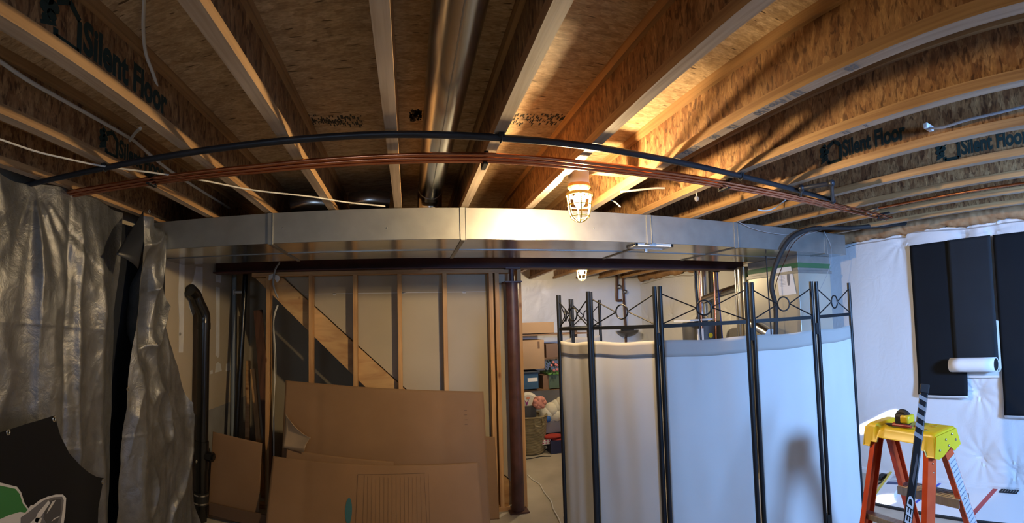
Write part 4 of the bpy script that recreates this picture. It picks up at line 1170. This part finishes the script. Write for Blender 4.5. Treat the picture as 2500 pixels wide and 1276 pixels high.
link('bowl', B().lathe([(.19, 0), (.18, -.04), (.11, -.09), (.03, -.11)], q + Vector((0, 0, -.02)), 24), mat('smoky_plastic', (.06, .055, .05), .35), T_)

# ------------------------------------------------------------------ storage behind the post
def carton(name, u0, u1, v0_, v1, y, dp, m_, label, cat='box', grp=None, tape=False, lid=None, bev=.004):
    p0, p1 = px(u0, v1, y=y), px(u1, v0_, y=y)
    T_ = thing(name, label, cat, ((p0.x + p1.x) / 2, y + dp / 2, p0.z), grp)
    link('body', B().box(p0.x, p1.x, y, y + dp, p0.z, p1.z - (.03 if lid else 0)), m_, T_, bevel=bev)
    if tape: link('tape_strip', B().box(p0.x + (p1.x - p0.x) * .75, p0.x + (p1.x - p0.x) * .83, y - .002, y + .0, p1.z - .12, p1.z - .02), m_cardp, T_)
    if lid: link('lid', B().box(p0.x - .02, p1.x + .02, y - .02, y + dp + .02, p1.z - .03, p1.z), lid, T_, bevel=.006)
    return p0, p1, T_
m_box = mottled('moving_box', (.36, .24, .14), (.32, .21, .12), 3, .8, 0, .03)
m_tote = mat('blue_tote', (.03, .09, .19), .4); m_toted = mat('dark_tote_lid', (.02, .03, .05), .4)
m_gbin = mat('green_grey_bin', (.08, .13, .09), .5); m_grbin = mat('grey_bin', (.22, .22, .27), .4)
m_shelf = wood('shelf_timber', (.22, .13, .07), (.14, .08, .04), (1.5, 34, 34))
SY = 6.55
T_ = thing('storage_shelf', 'brown wooden storage shelf against the far wall, full of boxes', 'shelf', (2.0, SY + .3, 0))
sx0, sx1 = 1.25, 2.55
for vv, xa_ in ((816, sx0), (875, 1.62), (951, sx0)):
    z = px(1300, vv, y=SY).z; link('shelf_board', B().box(xa_, sx1, SY, SY + .6, z - .02, z), m_shelf, T_)
for x in (sx0, sx1):
    for y in (SY, SY + .56): link('post', B().box(x - .02, x + .02, y, y + .04, 0, px(1300, 800, y=SY).z), m_shelf, T_)
carton('cardboard_box', 1262, 1352, 785, 815, SY + .05, .45, m_box, 'long shallow cardboard box lying on the top shelf', grp='cardboard boxes in the storage corner', tape=False)
p0, p1, T_ = carton('cardboard_box', 1266, 1328, 829, 903, SY - .05, .5, m_box, 'big square cardboard box above the blue tote', grp='cardboard boxes in the storage corner', tape=True)
carton('cardboard_box', 1334, 1362, 838, 874, SY + .05, .4, mat('brown_box', (.16, .10, .07), .8), 'dark brown box on the shelf right of the square box', grp='cardboard boxes in the storage corner')
carton('cardboard_box', 1326, 1340, 915, 951, SY + .02, .4, mat('dull_box', (.20, .12, .08), .8), 'small dark cardboard box between the blue tote and green bin', grp='cardboard boxes in the storage corner')
p0, p1, T_ = carton('storage_tote', 1268, 1314, 905, 951, SY - .04, .45, m_tote, 'blue plastic storage tote under the square box', 'tote', lid=m_toted)
link('name_label', B().box(p0.x + .12, p0.x + .26, SY - .045, SY - .04, p1.z - .14, p1.z - .09), m_paper, T_)
carton('storage_bin', 1341, 1366, 908, 951, SY - .0, .4, m_gbin, 'green-grey bin at the right end of the middle shelf', 'bin', lid=mat('lime_lid', (.12, .3, .06), .5))
# flowers on the bin
q = px(1348, 892, y=SY)
T_ = thing('artificial_flowers', 'bunch of dark leaves with pink blooms on the green bin', 'flowers', q - Vector((0, 0, .08)))
b = B()
for i in range(70):
    d = Vector((random.gauss(0, .07), random.gauss(0, .06), random.gauss(0, .05))); n_ = Vector((random.random() - .5, random.random() - .5, random.random() - .5)).normalized() * .03
    m__ = n_.cross(Vector((0, 0, 1))).normalized() * .012; b.add([q + d - n_, q + d + m__, q + d + n_, q + d - m__], [(0, 1, 2, 3), (3, 2, 1, 0)])
link('leaves', b, mat('dark_leaf', (.015, .05, .02), .6), T_, smooth=0)
b = B()
for i in range(6): b.ball(q + Vector((random.gauss(0, .05), -.08, random.gauss(0, .04))), .02, 8, 6)
pieces('bloom', b, mat('pink_bloom', (.6, .2, .2), .6), T_)
# basket with toys
bq = px(1296, 1105, z=0); bx, by = bq.x, bq.y + .05
T_ = thing('wicker_basket', 'tall round woven wicker basket on the floor behind the post', 'basket', (bx, by, 0))
m_wick = mat('wicker', (.30, .25, .15), .8)
vv_ = coords(m_wick, (1, 1, 1)); wv_ = tex(m_wick, 'ShaderNodeTexWave', vv_, Scale=22.0, Distortion=1.5); wv_.bands_direction = 'Z'
setn(m_wick, bump(m_wick, wv_.outputs[0], .8, .01)); setc(m_wick, ramp(m_wick, wv_.outputs[0], [(.2, (.17, .14, .08)), (.8, (.36, .30, .18))]))
zt = px(1300, 1012, y=by).z
link('body', B().lathe([(.17, 0), (.20, .02), (.235, zt), (.225, zt), (.19, .03), (.16, .03)], (bx, by, 0), 32), m_wick, T_)
link('rim', B().tube([(bx + .232 * math.cos(k * PI / 16), by + .232 * math.sin(k * PI / 16), zt) for k in range(32)], .013, 8, closed=True), m_wick, T_)
link('handle', B().tube(spline([(bx + .12, by - .20, zt), (bx + .12, by - .23, zt - .1), (bx + .02, by - .24, zt - .1), (bx + .02, by - .22, zt)], 4), .01, 8), m_wick, T_)
q = px(1288, 985, y=by + .02)
T_ = thing('round_pillow', 'white round plush with a purple and pink face print sticking out of the basket', 'toy', (q.x, q.y, zt - .1))
link('disc', B().lathe([(.001, -.04), (.12, -.035), (.15, 0), (.12, .035), (.001, .04)], q + Vector((0, 0, .0)), 28, Matrix.Rotation(PI / 2, 3, 'X')), mat('white_plush', (.62, .62, .6), .8), T_)
link('purple_print', B().prism([q + Vector((-.02 + dx, -.042, .03 + dz)) for dx, dz in ((-.03, .03), (0, -.005), (.03, .03), (.012, -.02), (.0, -.05), (-.012, -.02))], (0, -.003, 0)), mat('purple_print', (.25, .02, .2), .7), T_)
link('pink_print', B().prism([q + Vector((.0 + .025 * math.cos(k), -.04, .08 + .018 * math.sin(k))) for k in range(6)], (0, -.003, 0)), mat('coral_print', (.6, .25, .15), .7), T_)
q = px(1290, 1002, y=by - .05)
tag(link('grey_book', B().box(q.x - .08, q.x + .10, q.y - .02, q.y + .02, zt - .12, q.z + .06), mat('dark_grey_board', (.06, .06, .065), .6), bevel=.004), 'dark grey flat case standing in the wicker basket', 'case')
q = px(1316, 982, y=by - .06)
b = B(); b.ball(q, .085, 20, 12, (1, .8, .95))
for vtx in range(len(b.v)):
    p = Vector(b.v[vtx]); b.v[vtx] = tuple(q + (p - q) * (1 + .35 * noise.noise(p * 22)))
for k in range(7): a_ = k * 2 * PI / 7; b.ball(q + Vector((.06 * math.cos(a_), -.03, .05 * math.sin(a_))), .035, 10, 8)
tag(link('pink_plush', b, mat('pink_plush_fabric', (.62, .28, .24), .85)), 'pale pink ruffled plush on top of the wicker basket', 'toy')
q = px(1345, 1000, y=6.2)
b = B()
for d in ((0, 0, 0), (.09, .02, .03), (-.06, 0, -.05), (.06, 0, -.08), (.14, 0, -.06), (.16, 0, .07)): b.ball(q + Vector(d), .10, 16, 10)
tag(link('white_plush', b, mat('white_fluff', (.66, .66, .58), .9)), 'heap of fluffy white plush beside the basket', 'toy')
q = px(1337, 1022, y=6.12)
T_ = thing('beach_ball', 'small red, yellow and blue ball at the foot of the white plush', 'ball', q - Vector((0, 0, .05)))
link('panel', B().ball(q, .045), mat('blue_ball', (.02, .12, .45), .4), T_)
link('panel', B().ball(q + Vector((-.05, -.01, -.01)), .04), mat('red_ball', (.6, .04, .03), .4), T_)
p0, p1, T_ = carton('storage_bin', 1328, 1372, 1024, 1058, 6.12, .4, m_grbin, 'translucent grey plastic bin on the floor right of the basket', 'bin', lid=None)
tag(link('bin_stand', B().box(p0.x + .05, p1.x, 6.16, 6.5, 0, p0.z), mat('black_crate', (.02, .02, .03), .6)), 'dark crate under the grey plastic bin', 'crate')
q = px(1350, 1064, y=6.02)
b = B(); b.ball(q, .1, 16, 10, (1.3, .8, .3)); b.ball(q + Vector((.07, -.02, -.05)), .09, 14, 8, (1.2, .8, .3))
tag(link('red_cloth', b, mat('red_fabric', (.40, .04, .03), .8)), 'crumpled red cloth in front of the grey plastic bin', 'cloth')
q = px(1352, 1082, y=6.0)
tag(link('navy_box', B().box(q.x - .06, q.x + .2, 5.93, 6.12, 0, q.z + .05), mat('navy', (.02, .025, .08), .5)), 'dark navy box on the floor beside the screen edge', 'box')
p0, p1, T_ = carton('board_game', 1319, 1345, 1072, 1086, 5.98, .03, m_paper, 'small white board game box with coloured squares standing by the basket', 'game box')
b = B()
for i in range(3):
    for j in range(2): b.box(p0.x + .03 + i * .04, p0.x + .05 + i * .04, 5.976, 5.979, p0.z + .012 + j * .03, p0.z + .027 + j * .03)
pieces('coloured_square', b, mat('red_square', (.4, .05, .15), .6), T_)
q = px(1330, 1094, z=.02)
tag(link('book', B().box(q.x - .09, q.x + .12, q.y - .02, q.y + .12, 0, .03), m_blkm), 'black book lying on the floor under the white game box', 'book')
tag(link('paper_sheet', B().box(q.x - .05, q.x + .15, q.y - .06, q.y + .05, .03, .045), m_paper), 'white folded paper on the black book by the basket', 'paper')
# cords on the floor
pts = [px(u, vv, z=.006) for u, vv in ((1288, 1158), (1300, 1170), (1318, 1182), (1328, 1200), (1345, 1222), (1350, 1240), (1362, 1262), (1370, 1280))]
tag(link('extension_cord', B().tube(spline(pts, 6), .006, 8), m_white), 'white cord winding across the concrete floor by the post', 'cord', 'cords on the floor')
pts = [px(u, vv, z=.005) for u, vv in ((1284, 1120), (1300, 1118), (1320, 1114), (1345, 1113))]
tag(link('extension_cord', B().tube(spline(pts, 6), .005, 8), m_blkm), 'thin dark cord on the floor in front of the basket', 'cord', 'cords on the floor')

# ------------------------------------------------------------------ loose cables overhead
xa = J0 + JS * -1.55
pts = [(xa, .30, SUB - .02), (xa - .0, .55, SUB - .03)]
def cable(label, pts, r, m_=None): return tag(link('overhead_cable', B().tube(spline(pts, 7), r, 8), m_ or m_wcable), label, 'cable', 'cables overhead')
cable('white cable end dangling from the subfloor near the large lettering', [px(352, -60, z=SUB - .01), px(352, 0, z=SUB - .02), px(350, 70, z=SUB - .03), px(356, 130, z=SUB - .05), px(372, 175, z=SUB - .07), px(384, 215, z=SUB - .09), px(383, 240, z=SUB - .10), px(377, 260, z=SUB - .11)], .006)
cable('long white cable stapled along the second joist from the tarp', [px(u, vv, x=J0 + JS * -3 + .02) for u, vv in ((-60, 115), (0, 150), (80, 203), (200, 270), (315, 336), (335, 350), (400, 405), (470, 452), (560, 508))], .008)
cable('short white cable branch joining the long stapled one', [px(317, 343, x=J0 + JS * -3 + .03), px(330, 325, x=J0 + JS * -2.7), px(343, 313, x=J0 + JS * -2.4)], .007)
cable('thin white wire sagging from the left edge to the top of the duct', [px(u, vv, z=z) for u, vv, z in ((-50, 325, 2.35), (0, 340, 2.345), (80, 367, 2.345), (140, 382, 2.34), (250, 405, 2.34), (400, 425, 2.34), (500, 441, 2.345), (620, 464, 2.345), (760, 480, 2.348), (850, 494, 2.352), (940, 503, 2.356))], .0042)
cable('grey cable stub hanging at the right between two lettered joists', [px(u, vv, x=J0 + JS * 5 - .05) for u, vv in ((2262, 313), (2300, 311), (2360, 293), (2430, 277), (2520, 255))], .006, m_gcable)
q = px(2262, 308, x=J0 + JS * 5 - .05)
tag(link('cable_clamp', B().box(q.x - .015, q.x + .06, q.y - .012, q.y + .012, q.z - .012, q.z + .012), m_white, bevel=.004), 'small white clamp at the end of the grey cable stub', 'clamp')
cable('short white cable between joists right of the lamp', [px(u, vv, y=2.35) for u, vv in ((1515, 468), (1560, 463), (1600, 459), (1622, 459))], .006)
cable('short curved cable near the duct top right of the lamp', [px(u, vv, y=2.7) for u, vv in ((1482, 484), (1500, 492), (1515, 505))], .005)
cable('thin white cable stub above the elbow of the black pipe', [px(u, vv, y=1.95) for u, vv in ((2035, 430), (2060, 427), (2095, 429))], .004)
cable('white wire loop between copper pipes and joists at the right', [px(u, vv, y=2.3) for u, vv in ((1850, 512), (1870, 514), (1890, 508), (1918, 488))], .005)
q = px(1700, 470, z=JB)
t = thing('pull_chain_bulb', 'tiny clear bulb hanging from a joist right of the lamp', 'bulb', q)
link('hook', B().tube([q + Vector((0, 0, .04)), q + Vector((0, 0, -.02))], .003, 6), m_wcable, t)
link('glass_bulb', B().ball(q + Vector((0, 0, -.035)), .013, 12, 8, (1, 1, 1.3)), mat('clear_glass', (.8, .8, .8), .05, **{'Transmission Weight': .8}), t)

for o in bpy.data.objects:
    if '_w' in o.keys(): del o['_w']
